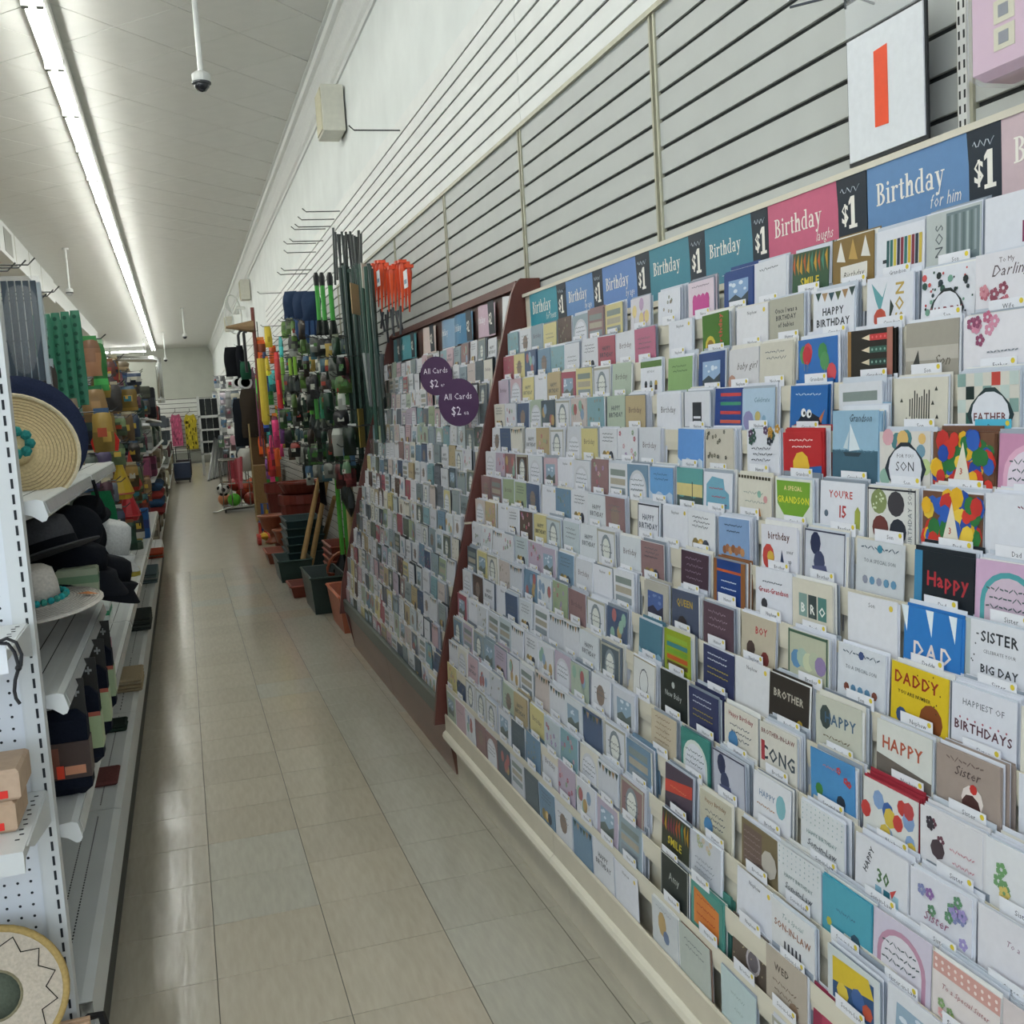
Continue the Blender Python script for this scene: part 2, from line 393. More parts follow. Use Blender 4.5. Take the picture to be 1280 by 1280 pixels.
# stroked lettering for the small print on the rack
def put_text(mb, V, F, col, place):
    P = []
    for v in V:
        x, y, z = place(v[0], v[1]); P.append((x-(v[2] if len(v) > 2 else 0), y, z))
    mb.add(P, F, col)
def rack(name, label, y0, y1, m_lip, m_kick, joints, m_tray):
    t = thing(name, label, 'card rack', (0, y0, 0))
    L = y1-y0
    MB().prism([(.925, .2), (.925, .36), (prof_x(.45)+.024, .45), (prof_x(1.66)+.024, 1.66), (1.325, 1.69), (1.325, 1.86), (WX-.004, 1.86), (WX-.004, .2)], 'y', 0, L).build('back_panel', M_CREAM, t)
    trays = []
    for i in range(NT-1):
        z = lipz(i); x = lipx(i)
        # lip, floor and front face of one stepped tray
        p = [(x, z), (x-.0022, z), (x-.0022, z-.03), (x+.0, z-.05), (x+.027, z-.05), (x+.027, z-.047), (x, z-.047)]
        trays.append(MB().prism(p, 'y', 0.004, L-.004).build('tray', m_tray, t))
    return t, trays, L
near, ntrays, NL = rack('card_rack', 'long white card rack with cream base beside the aisle, nearest the camera', .2, 3.84, None, None, (), M_CREAM)
far, ftrays, FL = rack('card_rack', 'card rack with brown wooden base and end panels, beyond the divider', 3.88, 6.36, None, None, (), M_CREAM)
# cream base of the near rack: sloping strip, round nose, kick panels; joints every four feet
for a, b in ((0, 1.19), (1.193, 2.408), (2.411, NL)):
    MB().prism([(.881, .262), (.878, .258), (.878, .195), (.884, .195), (.884, .262)], 'y', a, b).build('lip_strip', M_BEIGE, near)
    MB().prism([(.9, .2), (.876, .198), (.867, .19), (.863, .178), (.867, .166), (.879, .158), (.9, .156)], 'y', a, b).build('base_nose', M_CREAM, near)
    MB().prism([(.893, .157), (.915, .09), (.916, 0), (.95, 0), (.95, .157)], 'y', a, b).build('kick_panel', M_BEIGE, near)
MB().box(.89, 0, .156, 1.36, NL, .215).build('base_deck', M_CREAM, near)
# wooden base of the far rack
MB().prism([(.87, .31), (.864, .305), (.868, .235), (.882, .225), (.882, .31)], 'y', 0, FL).build('lip_strip', M_DGREEN, far)
for a, b in ((0, 1.255), (1.259, FL)):
    MB().prism([(.89, .225), (.905, .1), (.918, 0), (.95, 0), (.95, .225)], 'y', a, b).build('kick_panel', M_BROWN2, far)
MB().box(.89, 0, .2, 1.36, FL, .23).build('base_deck', M_BROWN2, far)
def end_panel(y, th, parent, ly):
    # brown board that follows the slope of the tiers, rounded at the top, stepped in two pieces
    up = [(prof_x(1.0)-.035, 1.0), (prof_x(1.86)-.026, 1.86), (prof_x(1.9)-.018, 1.9), (prof_x(1.92)-.002, 1.921), (WX-.004, 1.921), (WX-.004, 1.0)]
    lo = [(prof_x(.23)-.002, .22), (prof_x(.4)-.022, .4), (prof_x(.99)-.03, .99), (WX-.004, .99), (WX-.004, .22)]
    MB().prism(up, 'y', ly, ly+th).build('end_panel', M_BROWN, parent)
    MB().prism(lo, 'y', ly, ly+th).build('end_panel', M_BROWN, parent)
end_panel(0, .022, far, -.03)
end_panel(0, .022, far, FL)
MB().prism([(.868, .3), (.87, .24), (.893, .12), (.918, 0), (1.3, 0), (1.3, .3)], 'y', FL, FL+.022).build('end_panel', M_BROWN, far)
# header rails
MB().box(1.296, 0, 1.687, 1.37, NL, 1.703).box(1.296, 0, 1.846, 1.37, NL, 1.858).box(1.309, 0, 1.7, 1.32, NL, 1.85).build('header_rail', M_CREAM, near)
MB().box(1.305, 0, 1.715, 1.32, FL, 1.9).box(1.285, 0, 1.885, 1.37, FL, 1.915).build('header_rail', M_BROWN, far)

# ---- header inserts
NAVY = '1b2733'
HD = [(3.759, 3.462, '2f8a9c', 'for teens', 3.375), (3.375, 3.129, '5f86b8', 'by age', 3.051), (3.051, 2.798, '5f82ba', 'by age', 2.709),
      (2.709, 2.468, '3f7f90', '', 2.384), (2.384, 2.158, '437f92', '', 2.089), (2.089, 1.829, 'c2607c', 'laughs', 1.737), (1.735, 1.465, '6086b2', 'for him', 1.392), (1.392, 1.13, 'c9b3b8', 'for her', 1.06)]
HN = {0: 'turquoise', 1: 'mid blue', 2: 'periwinkle blue', 3: 'slate teal', 4: 'teal', 5: 'pink', 6: 'sky blue', 7: 'dusty pink'}
HW = ['beside the brown divider', 'second from the divider', 'third from the divider', 'fourth from the divider', 'left of the pink sign', 'under the orange bar sign', 'under the slotted standard', 'at the near end']
for i, (ya, yb, col, sub, yc) in enumerate(HD):
    t = thing('header_sign', '%s birthday header sign with dollar price panel, %s' % (HN[i], HW[i]), 'sign', (1.2985, ya, 1.703), group='birthday header signs')
    wd = ya-yb; h = .143
    MB().box(0, -wd, 0, .0012, 0, h, col).build('panel', V_PAPER, t)
    xx = -(ya-yc)
    pp = MB().poly([(-.0004, -wd+.004, h), (-.0004, xx, h), (-.0004, xx, 0), (-.0004, -wd-.012+.004, 0)][::1], NAVY)
    pp.v = [(x-.0002, y, z) for x, y, z in pp.v]; pr = pp
    pr.box(0, xx, 0, .0012, -wd, h, NAVY)
    po = pr.build('price_panel', V_PAPER, t)
    lt = MB(); fit = min(1., (wd-.03)/.26)
    V, F, tw = serif_geo('Birthday', .064*fit, .9)
    put_text(lt, V, F, 'f1ece2', lambda a, b: (-.0007, -(.03*fit+a), .068+b))
    if sub:
        V, F, tw2 = text_geo(sub, .036*fit, 0, .28, .72); o = wd-.018-tw2
        put_text(lt, V, F, 'e9e6de', lambda a, b: (-.0007, -(o+a), .036+b))
    lt.box(-.0008, -wd*.72, .017, -.0006, -wd*.36, .0185, 'c5cdd4')
    lt.build('lettering', V_PAPER, t)
    l2 = MB(); pw = -xx-wd
    V, F, a1 = text_geo('$', .052*min(1, pw/.07), 1, 0, .8); s0 = .012
    put_text(l2, V, F, 'f3efe4', lambda a, b: (-.0009, -(wd+s0+a), .055+b))
    V, F, a2 = serif_geo('1', .088*min(1, pw/.07), .78)
    put_text(l2, V, F, 'f3efe4', lambda a, b: (-.0009, -(wd+s0+a1*.95+a), .042+b))
    l2.tube([(-.001, -(wd+.01+pw*.06*k), .117+.006*math.sin(k*1.9)) for k in range(12)], .0009, 'b9c0c6', n=3)
    l2.build('lettering', V_PAPER, po)
fh = [(6.3, 6.1, '3f6b72'), (6.08, 5.72, '4d95a0'), (5.5, 5.26, 'd9c7c0'), (5.08, 4.83, '7d9cb8'), (4.83, 4.55, '4a7fa4'), (4.42, 4.2, 'cdb2c0'), (4.05, 3.95, 'e2e2e2')]
fn = ['dark teal', 'teal', 'cream', 'pale blue', 'deep blue', 'lilac pink', 'white']
for i, (ya, yb, col) in enumerate(fh):
    t = thing('header_sign', '%s curled header sign on the brown-topped card rack' % fn[i], 'sign', (1.292, ya, 1.735), group='curled header signs of the far rack')
    wd = ya-yb; m = MB(); n = 8
    for k in range(n):
        f = lambda q: -.012-.012*math.sin(q*math.pi*1.6)
        a, b = k/n, (k+1)/n
        m.poly([(f(a), -wd*a, 0), (f(b), -wd*b, 0), (f(b)+.006, -wd*b, .135), (f(a)+.006, -wd*a, .135)], col)
        m.poly([(f(a)+.001, -wd*a, 0), (f(a)+.007, -wd*a, .135), (f(b)+.007, -wd*b, .135), (f(b)+.001, -wd*b, 0)], col)
    m.build('panel', V_PAPER, t)
    if i in (0, 1, 2, 4, 5):
        p = MB().box(-.03, -wd-.09, 0, -.029, -wd-.005, .135, NAVY); V, F, a1 = text_geo('$', .05, 1, 0, .8)
        put_text(p, V, F, 'f3efe4', lambda a, b: (-.0306, -(wd+.012+a), .05+b))
        V, F, a2 = serif_geo('2', .07, .8); put_text(p, V, F, 'f3efe4', lambda a, b: (-.0306, -(wd+.01+a1+a), .04+b))
        p.build('price_panel', V_PAPER, t)
    if i in (1, 3, 4, 5):
        lt = MB(); V, F, a1 = serif_geo('Birthday', .045*min(1, wd/.26), .8); put_text(lt, V, F, 'eef0ee', lambda a, b: (-.0128-.012*math.sin((.02+a)/wd*math.pi*1.6)+.006*(.06+b)/.135, -(.02+a), .06+b)); lt.build('lettering', V_PAPER, t)
# purple discs
for i, (px, py, r) in enumerate(((545, 470, .088), (573, 503, .096))):
    p = at(px, py, X=1.13-.06*i); t = thing('price_disc', ['higher', 'lower'][i]+' round purple price disc standing among the cards', 'sign', p, (0, 0, .75), group='round purple price discs')
    n = 28; MB().lathe([(r, 0), (r, .002)], n=n, axis='x', col='4d3553').build('panel', V_PAPER, t)
    lt = MB()
    for s, sz, z, bo in (('All Cards', .036, .012, 0), ('$2', .05, -.05, 0)):
        V, F, tw = text_geo(s, sz, bo, 0, .9); o = tw/2+(.012 if s == '$2' else 0)
        put_text(lt, V, F, 'ece6ee', lambda a, b: (-.0006, -(a-o), z+b))
    V, F, tw = text_geo('ea', .026); put_text(lt, V, F, 'ece6ee', lambda a, b: (-.0006, -(a+.022), -.05+b))
    lt.build('lettering', V_PAPER, t)
    MB().box(.002, -.006, -r-.05, .003, .006, -r*.3, 'e8e8e8').build('clear_stem', CLEAR, t)

# ---- cards
VW = .09   # height of a card that shows above its tray lip
class Art(MB):
    """print on a card cover: u across -.5..+.5, v 0 at the tray lip .. 1 at the top edge"""
    def __init__(s, w, h, base, th=.0016):
        super().__init__(); s.w = w; s.h = h; s.k = 0
        s.box(0, -w/2, 0, th, w/2, h, base)
    def P(s, u, v): return (-.00012-.00003*s.k, -u*s.w, s.h-VW+v*VW)
    def po(s, pts, col): s.k += 1; return s.add([s.P(*p) for p in pts], [tuple(range(len(pts)))], col)
    def rect(s, a, b, c, d, col): return s.po([(a, b), (c, b), (c, d), (a, d)], col)
    def circ(s, u, v, r, col, n=9, e=1.): return s.po([(u+r*math.cos(6.2832*k/n), v+e*r*s.w/VW*math.sin(6.2832*k/n)) for k in range(n)], col)
    def text(s, st, u, v, size, col, bold=0, it=0., sq=1., rot=0, center=True):
        V, F, tw = text_geo(st, size, bold, it, sq); s.k += 1; o = tw/2 if center else 0
        cr, sr = math.cos(rot), math.sin(rot)
        def pl(a, b):
            a -= o; x, y = a*cr-b*sr, a*sr+b*cr
            return s.P(u+x/s.w, v+y/VW)
        s.add([pl(a, b) for a, b in V], F, col)
        return s
    def scrib(s, u0, v0, u1, col, amp=.03, n=9, t=.012):
        for k in range(n):
            a = u0+(u1-u0)*k/n; b = u0+(u1-u0)*(k+.8)/n; q = amp*math.sin(k*2.3)+R.uniform(-amp, amp)*.5
            s.po([(a, v0+q), (b, v0-q), (b, v0-q+t*2), (a, v0+q+t*2)], col)
        return s
    def frame(s, col, t=.05):
        vv = 1.; s.rect(-.5+.01, -.9, -.5+.01+t, vv, col); s.rect(.5-.01-t, -.9, .49, vv, col); return s.rect(-.49, vv-t*1.2-.02, .49, vv-.01, col)
    def balloons(s, cols, n=10):
        for k in range(n): s.circ(R.uniform(-.45, .45), R.uniform(.1, .93), R.uniform(.07, .12), R.choice(cols), 8, 1.15)
        return s
    def badge(s, u, v, r, fill, edge):
        n = 14; s.po([(u+r*(1+.09*math.cos(4*6.2832*k/n*1.0))*math.cos(6.2832*k/n)*1.1, v+r*s.w/VW*(1+.07*math.cos(4*6.2832*k/n))*math.sin(6.2832*k/n)) for k in range(n)], edge)
        r *= .88; return s.po([(u+r*math.cos(6.2832*k/n)*1.1, v+r*s.w/VW*math.sin(6.2832*k/n)) for k in range(n)], fill)
    def flowers(s, u0, v0, u1, v1, cols, n=8, r=.045):
        for k in range(n):
            u, v = R.uniform(u0, u1), R.uniform(v0, v1); c = R.choice(cols)
            for q in range(5): s.circ(u+r*.8*math.cos(q*1.2566), v+r*.8*s.w/VW*math.sin(q*1.2566), r*.6, c, 5)
        return s
WH, CRM, GRY, INK = 'd9dbe2', 'd3cfc0', 'c2c4c6', '2f3338'
def D(fn, base, desc): return (fn, base, desc)
def lines(a, col, n=3, v=.75, st=.13):
    for k in range(n): a.scrib(-.33+.05*(k % 2), v-k*st, .33-.06*((k+1) % 2), col)
def d_text(s, col, size=.02, v=.5, bold=1, extra=None):
    def f(a):
        if extra: extra(a)
        for k, q in enumerate(s.split('|')):
            sz = min(size, (a.w*.88)/(max(1, len(q))*.62)); a.text(q, 0, v-k*(size/VW)*1.05, sz, col, bold)
    return f
def bunting(a):
    for k in range(6):
        u = -.45+k*.165; a.po([(u, .97-.05*math.sin(k*.55+.3)), (u+.075, .78-.05*math.sin(k*.55+.3)), (u+.15, .97-.05*math.sin(k*.55+.3))], ['28463f', 'a88b6a', '2c4a55', '4d5a3c', '9b7b58', '2a3d3a'][k])
def polka(a):
    for k in range(46):
        u, v = R.uniform(-.46, .46), R.uniform(.05, .96); a.circ(u, v, R.choice((.015, .02, .03, .05)), R.choice(('1f2a2c', '2f4f45', 'b84a4a', '6f9a88', '22313a')), 7)
    a.badge(0, .22, .27, WH, '20292b')
def pencils(a):
    a.rect(-.5, 0, -.42, 1, '8a6a3f')
    for k, c in enumerate(('b93b3b', '35584f', '27423d', 'b93b3b')):
        v = .84-k*.24; a.rect(.0, v-.06, .4, v+.06, c); a.po([(-.18, v), (0, v-.06), (0, v+.06)], 'd8c9ae'); 
        for q in range(4): a.circ(.06+q*.09, v, .02, 'd86a6a' if c[0] == 'b' else '7fa396', 6)
    a.rect(.38, 0, .5, 1, 'a06a5c')
def candles(a):
    a.rect(-.36, .35, -.28, .42, INK)
    for k, c in enumerate(('1f4f52', '2d6a62', 'c9b84a', '2b2f44', '7d2a3a', '2f6a66', 'cfae3d', '7a2f3b', '26343f', 'c7b04a')): a.rect(-.28+k*.075, .22, -.22+k*.075, .78, c)
def photo(c1, c2, c3=None):
    def f(a):
        a.rect(-.34, .12, .34, .78, c1); a.po([(-.34, .12), (.34, .12), (.34, .45), (.1, .3), (-.1, .42), (-.34, .3)], c2)
        for k in range(5): a.circ(R.uniform(-.28, .28), R.uniform(.5, .72), R.uniform(.04, .08), c3 or 'cfd9e2', 7, .5)
    return f
def full(c1, c2, split=.45, extra=None):
    def f(a):
        n = 8; a.po([(-.5, 0), (.5, 0)]+[(.5-k/n, split+.06*math.sin(k*1.7)) for k in range(n+1)], c2)
        if extra: extra(a)
    return f
def sail(a):
    a.rect(-.5, -.6, .5, .22, '3f5f70'); a.scrib(-.45, .2, .45, '54788a', .02); a.po([(-.12, .2), (-.1, .75), (.12, .24)], 'd5dfe4'); a.po([(-.15, .24), (-.12, .6), (-.25, .26)], 'c3d0d6'); a.po([(-.25, .18), (.16, .18), (.1, .1), (-.2, .1)], '33434c'); a.text('Grandson', .12, .78, .019, '27343b', 0, .35, .8)
def strokes(a):
    for k in range(9): u = -.2+k*.045; a.rect(u, .2+R.uniform(0, .1), u+.022, .7+R.uniform(-.1, .15), '3a3c36')
    for u, v in ((-.35, .6), (.3, .8), (-.25, .25), (.32, .3), (.24, .55)): a.po([(u-.03, v-.04), (u+.03, v-.04), (u, v+.04)], '3a3c36')
def checks(a):
    cols = ['b5463e', '22312f', '7f9c96', 'd8d4c8', '2f5a52', 'b9c7c2', 'c3714f']
    for i in range(7):
        for j in range(4):
            if (i+j) % 2 == 0: a.rect(-.5+i/7, 1-(j+1)*.22, -.5+(i+1)/7, 1-j*.22, R.choice(cols))
    a.badge(.05, .3, .32, WH, '27383a'); a.text('FATHER', .05, .2, .017, '6a3c3c', 1); a.po([(.05, .53), (.02, .42), (.1, .48), (0, .48), (.08, .42)], '556')if 0 else None
BAL = ['c0392f', 'd8a92c', '2f58a8', '2f6f3c', 'b5332f', 'e0bf45', '274a9a']
def partyhat(a):
    a.balloons(BAL, 70); a.po([(-.14, .12), (.16, .12), (.02, .85)], 'dcd6c6'); a.po([(-.4, .02), (.42, .02), (.4, .16), (-.38, .16)], 'd9d7cf'); a.text('3', .0, .3, .014, 'b5553f', 1)
def creature(a):
    a.po([(-.3, 0), (.42, 0), (.36, .3), (.1, .42), (-.15, .4), (-.3, .2)], '1c2230'); a.circ(-.12, .42, .07, 'e8e8e8'); a.circ(.03, .4, .07, 'e8e8e8'); a.circ(-.1, .41, .03, '111'+'111'); a.circ(.05, .39, .03, '111111'); a.po([(.3, .3), (.45, .5), (.36, .2)], 'b8693c'); a.scrib(-.35, .8, .35, 'b9c7d8', .02)
def cars(a): a.scrib(-.33, .82, .3, 'e8d9d0', .02); a.scrib(-.25, .68, .25, 'e8d9d0', .02); a.po([(-.5, 0), (.5, 0), (.5, .3), (.1, .25), (-.1, .35)], '2f5f9c'); a.circ(-.02, .28, .22, 'd9b23c')
def shapes(a):
    for k in range(12): a.circ(R.uniform(-.45, .45), R.uniform(.1, .95), R.uniform(.07, .13), R.choice(('c98a96', '8fb0a0', 'd3b06f', '6f93a6', 'b7c98f', 'cfa0a8', '4f7f85')), 10)
    a.badge(.02, .32, .34, WH, '27303a'); a.text('FOR YOU', .02, .52, .009, INK); a.text('SON', .02, .28, .022, INK, 0)
def fifteen(a): a.text("YOU'RE", -.02, .68, .018, 'b5443f', 1); a.text('15', .02, .3, .03, 'a83f3f', 1); a.po([(.3, .1), (.42, .1), (.42, .45), (.36, .55), (.3, .45)], '9aa24a'); a.circ(-.35, .35, .05, '5b6a78')
def circles4(a):
    a.frame('30323a', .02)
    a.circ(-.25, .74, .17, '7d8a5a', 12); a.circ(.1, .72, .17, '3f3d42', 12); a.circ(-.22, .25, .17, '6a3c38', 12); a.circ(.14, .22, .17, '2f333c', 12)
    for k in range(12): a.circ(-.25+R.uniform(-.12, .12), .74+R.uniform(-.15, .15), .018, 'cdd6b8', 5)
    a.text('BIRTHDAY SON', .42, .5, .014, '6d7378', 0, 0, .9, math.pi/2)
def grandson(a): a.po([(-.46, .95), (.46, .95), (.44, .45), (.25, .2), (0, .14), (-.25, .2), (-.44, .45)], '6f9a35'); a.text('A SPECIAL', 0, .75, .012, 'e3c79a', 1); a.text('GRANDSON', 0, .48, .018, 'd6d03f', 1)
def framed(c1, c2):
    def f(a): a.frame(c1, .05); a.circ(0, .42, .27, c2, 14, 1.2); a.circ(0, .42, .2, 'd9dbd4', 14, 1.2); lines(a, '555a5c', 2, .5, .15)
    return f
def arch(c, inner=WH, r=.42):
    def f(a):
        n = 10; a.po([(-r, -.5)]+[(-r*math.cos(3.1416*k/n), .35+.5*math.sin(3.1416*k/n)) for k in range(n+1)]+[(r, -.5)], c); r2 = r*.84
        a.po([(-r2, -.5)]+[(-r2*math.cos(3.1416*k/n), .32+.44*math.sin(3.1416*k/n)) for k in range(n+1)]+[(r2, -.5)], inner); lines(a, '4a5a5c', 3, .55, .14)
    return f
def animals(a):
    lines(a, '50555c', 3, .82, .11)
    for u, c in ((-.2, '8a7a4f'), (.0, 'c2a04e'), (.18, '3d4450')): a.circ(u, .14, .13, c, 9)
    a.circ(0, .16, .07, 'd8bf94', 8)
def group_(a): a.scrib(-.3, .82, .3, '37485a', .02); a.scrib(-.22, .68, .22, '37485a', .02); [a.circ(-.3+k*.1, .24+.05*(k % 2), .075, R.choice(('8a5a3c', 'b98a5f', '6f4a38', '9c6b4f')), 7) for k in range(7)]
def balls(cols, n=5, small=False):
    def f(a):
        for k in range(n):
            u, v = R.uniform(-.38, .38), R.uniform(.25, .8); a.circ(u, v, .08 if small else .12, R.choice(cols), 9, 1.2); a.rect(u-.006, v-.35, u+.006, v-.12, '777d80')
    return f
def navyballoon(a): a.circ(-.22, .72, .13, '2c3350', 10, 1.3); a.circ(-.12, .35, .14, '3f4763', 10, 1.2); a.po([(-.3, .25), (.05, .3), (.1, .1), (-.2, .0)], '54597a'); a.frame('30344a', .018)
def dad(a):
    for u in (-.45, 0, .4): a.po([(u-.12, 1), (u+.02, 1), (u, .55)], 'dfe8ee')
    for k, ch in enumerate('DAD'): a.rect(-.3+k*.25, .1, -.12+k*.25, .5, '7d3a3f') if 0 else a.text(ch, -.22+k*.24, .16, .034, 'e4d6cf', 1)
def sister(a): a.text('SISTER', .02, .68, .022, INK, 1); a.text('CELEBRATE YOUR', .02, .5, .007, '60656a'); a.text('BIG DAY', .02, .18, .017, INK, 1); a.rect(-.5, -.5, -.42, 1, 'aab4b4'); [a.circ(-.4+.02*k, .3+.5*R.random(), .012, '50565c', 5) for k in range(6)]
def daddy(a): a.text('DADDY', -.05, .66, .026, '8f2f24', 1); a.text('YOU ARE NUMBER', -.08, .48, .008, '3a3324', 1); a.circ(.22, .18, .2, '7a4526', 12); a.circ(-.3, .1, .1, '35507d', 10); [a.circ(R.uniform(-.4, .4), R.uniform(.3, .95), .012, '4a3a18', 5) for k in range(8)]
def sundae(a): lines(a, '6b5a55', 1, .84); a.text('Sister', .0, .62, .02, '4a3c3a', 0, .35); a.circ(.08, .3, .17, 'e0d5cf', 10); a.circ(.06, .18, .15, '4a2e2c', 9); a.circ(.1, .48, .06, 'b5332f', 8)
def giftp(a): a.text('HAPPY', -.2, .62, .014, INK, 1, 0, 1, 1.15); a.text('30', .05, .35, .03, '4f6f4a', 1); [a.rect(-.1+k*.16, .02, .02+k*.16, .28, c) for k, c in enumerate(('7fa9bc', '2f6a7a', '9cc0cc'))]; a.po([(.18, .3), (.3, .4), (.22, .2)], 'b8453f')
def boxes(a): [a.rect(-.33+k*.24, .25, -.12+k*.24, .72, c) for k, c in enumerate(('7f9a94', '3f4a4a', '4f7a74'))]; [a.text(ch, -.22+k*.24, .34, .024, 'e6e6e0', 1) for k, ch in enumerate('BRO')]
def dotted(a): [a.circ(-.45+.1*(k % 10), .95-.1*(k//10), .014, R.choice(('9ab0b8', 'b5c2c6', '8fa6a0')), 5) for k in range(40)]; a.text('HAPPY BIRTHDAY', 0, .42, .010, '5a7a78', 0); a.text('Son-in-Law', 0, .2, .017, '3c4448', 0, .3)
def pinkdots(a): a.rect(-.5, .72, .5, 1, 'c99a92'); [a.circ(-.45+.1*(k % 10), .8+.11*(k//10), .022, 'e8d8d4', 6) for k in range(20)]; a.text('To a Special Sister', 0, .5, .011, '9a5a5f', 0, .3); a.flowers(-.35, .1, .1, .35, ['b5c27a', 'd8a0a0', '7d9a6a'], 4)
def yellowcar(a): a.rect(-.4, .1, .4, .85, '2f4f78'); a.po([(-.4, .85), (.3, .9), (.4, .6), (-.4, .4)], 'cdb234'); a.circ(.1, .4, .13, '3f5f93', 8); a.circ(.28, .3, .1, 'b5533c', 7); a.circ(-.2, .3, .12, 'd3ba48', 8)
def blank(s):
    def f(a): a.text(s, 0, .8, .011, '3c4046'); a.circ(.38, .86, .04, 'd9c04a', 8)
    return f
def bands(cols):
    def f(a):
        n = len(cols)
        for k, c in enumerate(cols): a.rect(-.4, .1+k*.8/n, .4, .1+(k+.7)*.8/n, c)
    return f
def cupcakes(a):
    a.rect(-.5, .82, .5, 1, '54733c'); a.text('BIRTHDAY', 0, .66, .009, '777d85')
    for k, c in enumerate(('26333d', '7f8a8a', 'b59a4a')): a.circ(-.24+k*.24, .34, .07, c, 8); a.rect(-.3+k*.24, .16, -.18+k*.24, .3, '3f3534')
def lime(a): a.circ(-.2, .18, .2, 'c9b848', 12); a.circ(-.2, .16, .14, '8a6a2c', 10); a.text('Birthday', .26, .5, .022, 'b8443c', 1, 0, 1, math.pi/2)
def pinkhands(a): [a.circ(-.24+k*.16, .48, .1, 'b8478a', 8, 1.3) for k in range(4)]; a.rect(-.33, .12, .33, .48, 'b8478a'); a.scrib(-.35, .85, .35, '8a7a88', .015)
def smile(a): [a.po([(-.5+k*.1, .55+R.uniform(0, .3)), (-.42+k*.1, .5), (-.44+k*.1, .98)], R.choice(('a8562c', '3f7f6a', 'b58a2c', '7a3a4a'))) for k in range(10)]; a.text('SMILE', 0, .24, .024, 'cdb83c', 1)
def goldstar(a): [a.po([(u, .95), (u-.1, .55), (u+.12, .5)], c) for u, c in ((-.3, 'dcdad2'), (0, 'b09050'), (.3, 'd9d7d0'))]; a.rect(-.3, .1, .35, .42, 'd8d5cd'); a.text('Birthday', .02, .16, .017, '3a342c', 0, .3)
def nos(a): a.rect(-.12, .05, .48, .95, '6d7c80'); [a.rect(-.1+k*.07, .2, -.06+k*.07, .9, R.choice(('8a979a', '5c6c6c', '9aa7a8'))) for k in range(8)]; a.text('SON', -.32, .48, .026, '51585c', 0, 0, 1, -math.pi/2)
def plain(a): lines(a, '6a7074', R.choice((1, 2, 3)), R.uniform(.5, .8), .14)
def leaves(a): a.flowers(-.42, .1, .42, .9, ['6f7f64', '8a8d7c', '9a8f80'], 9, .03)

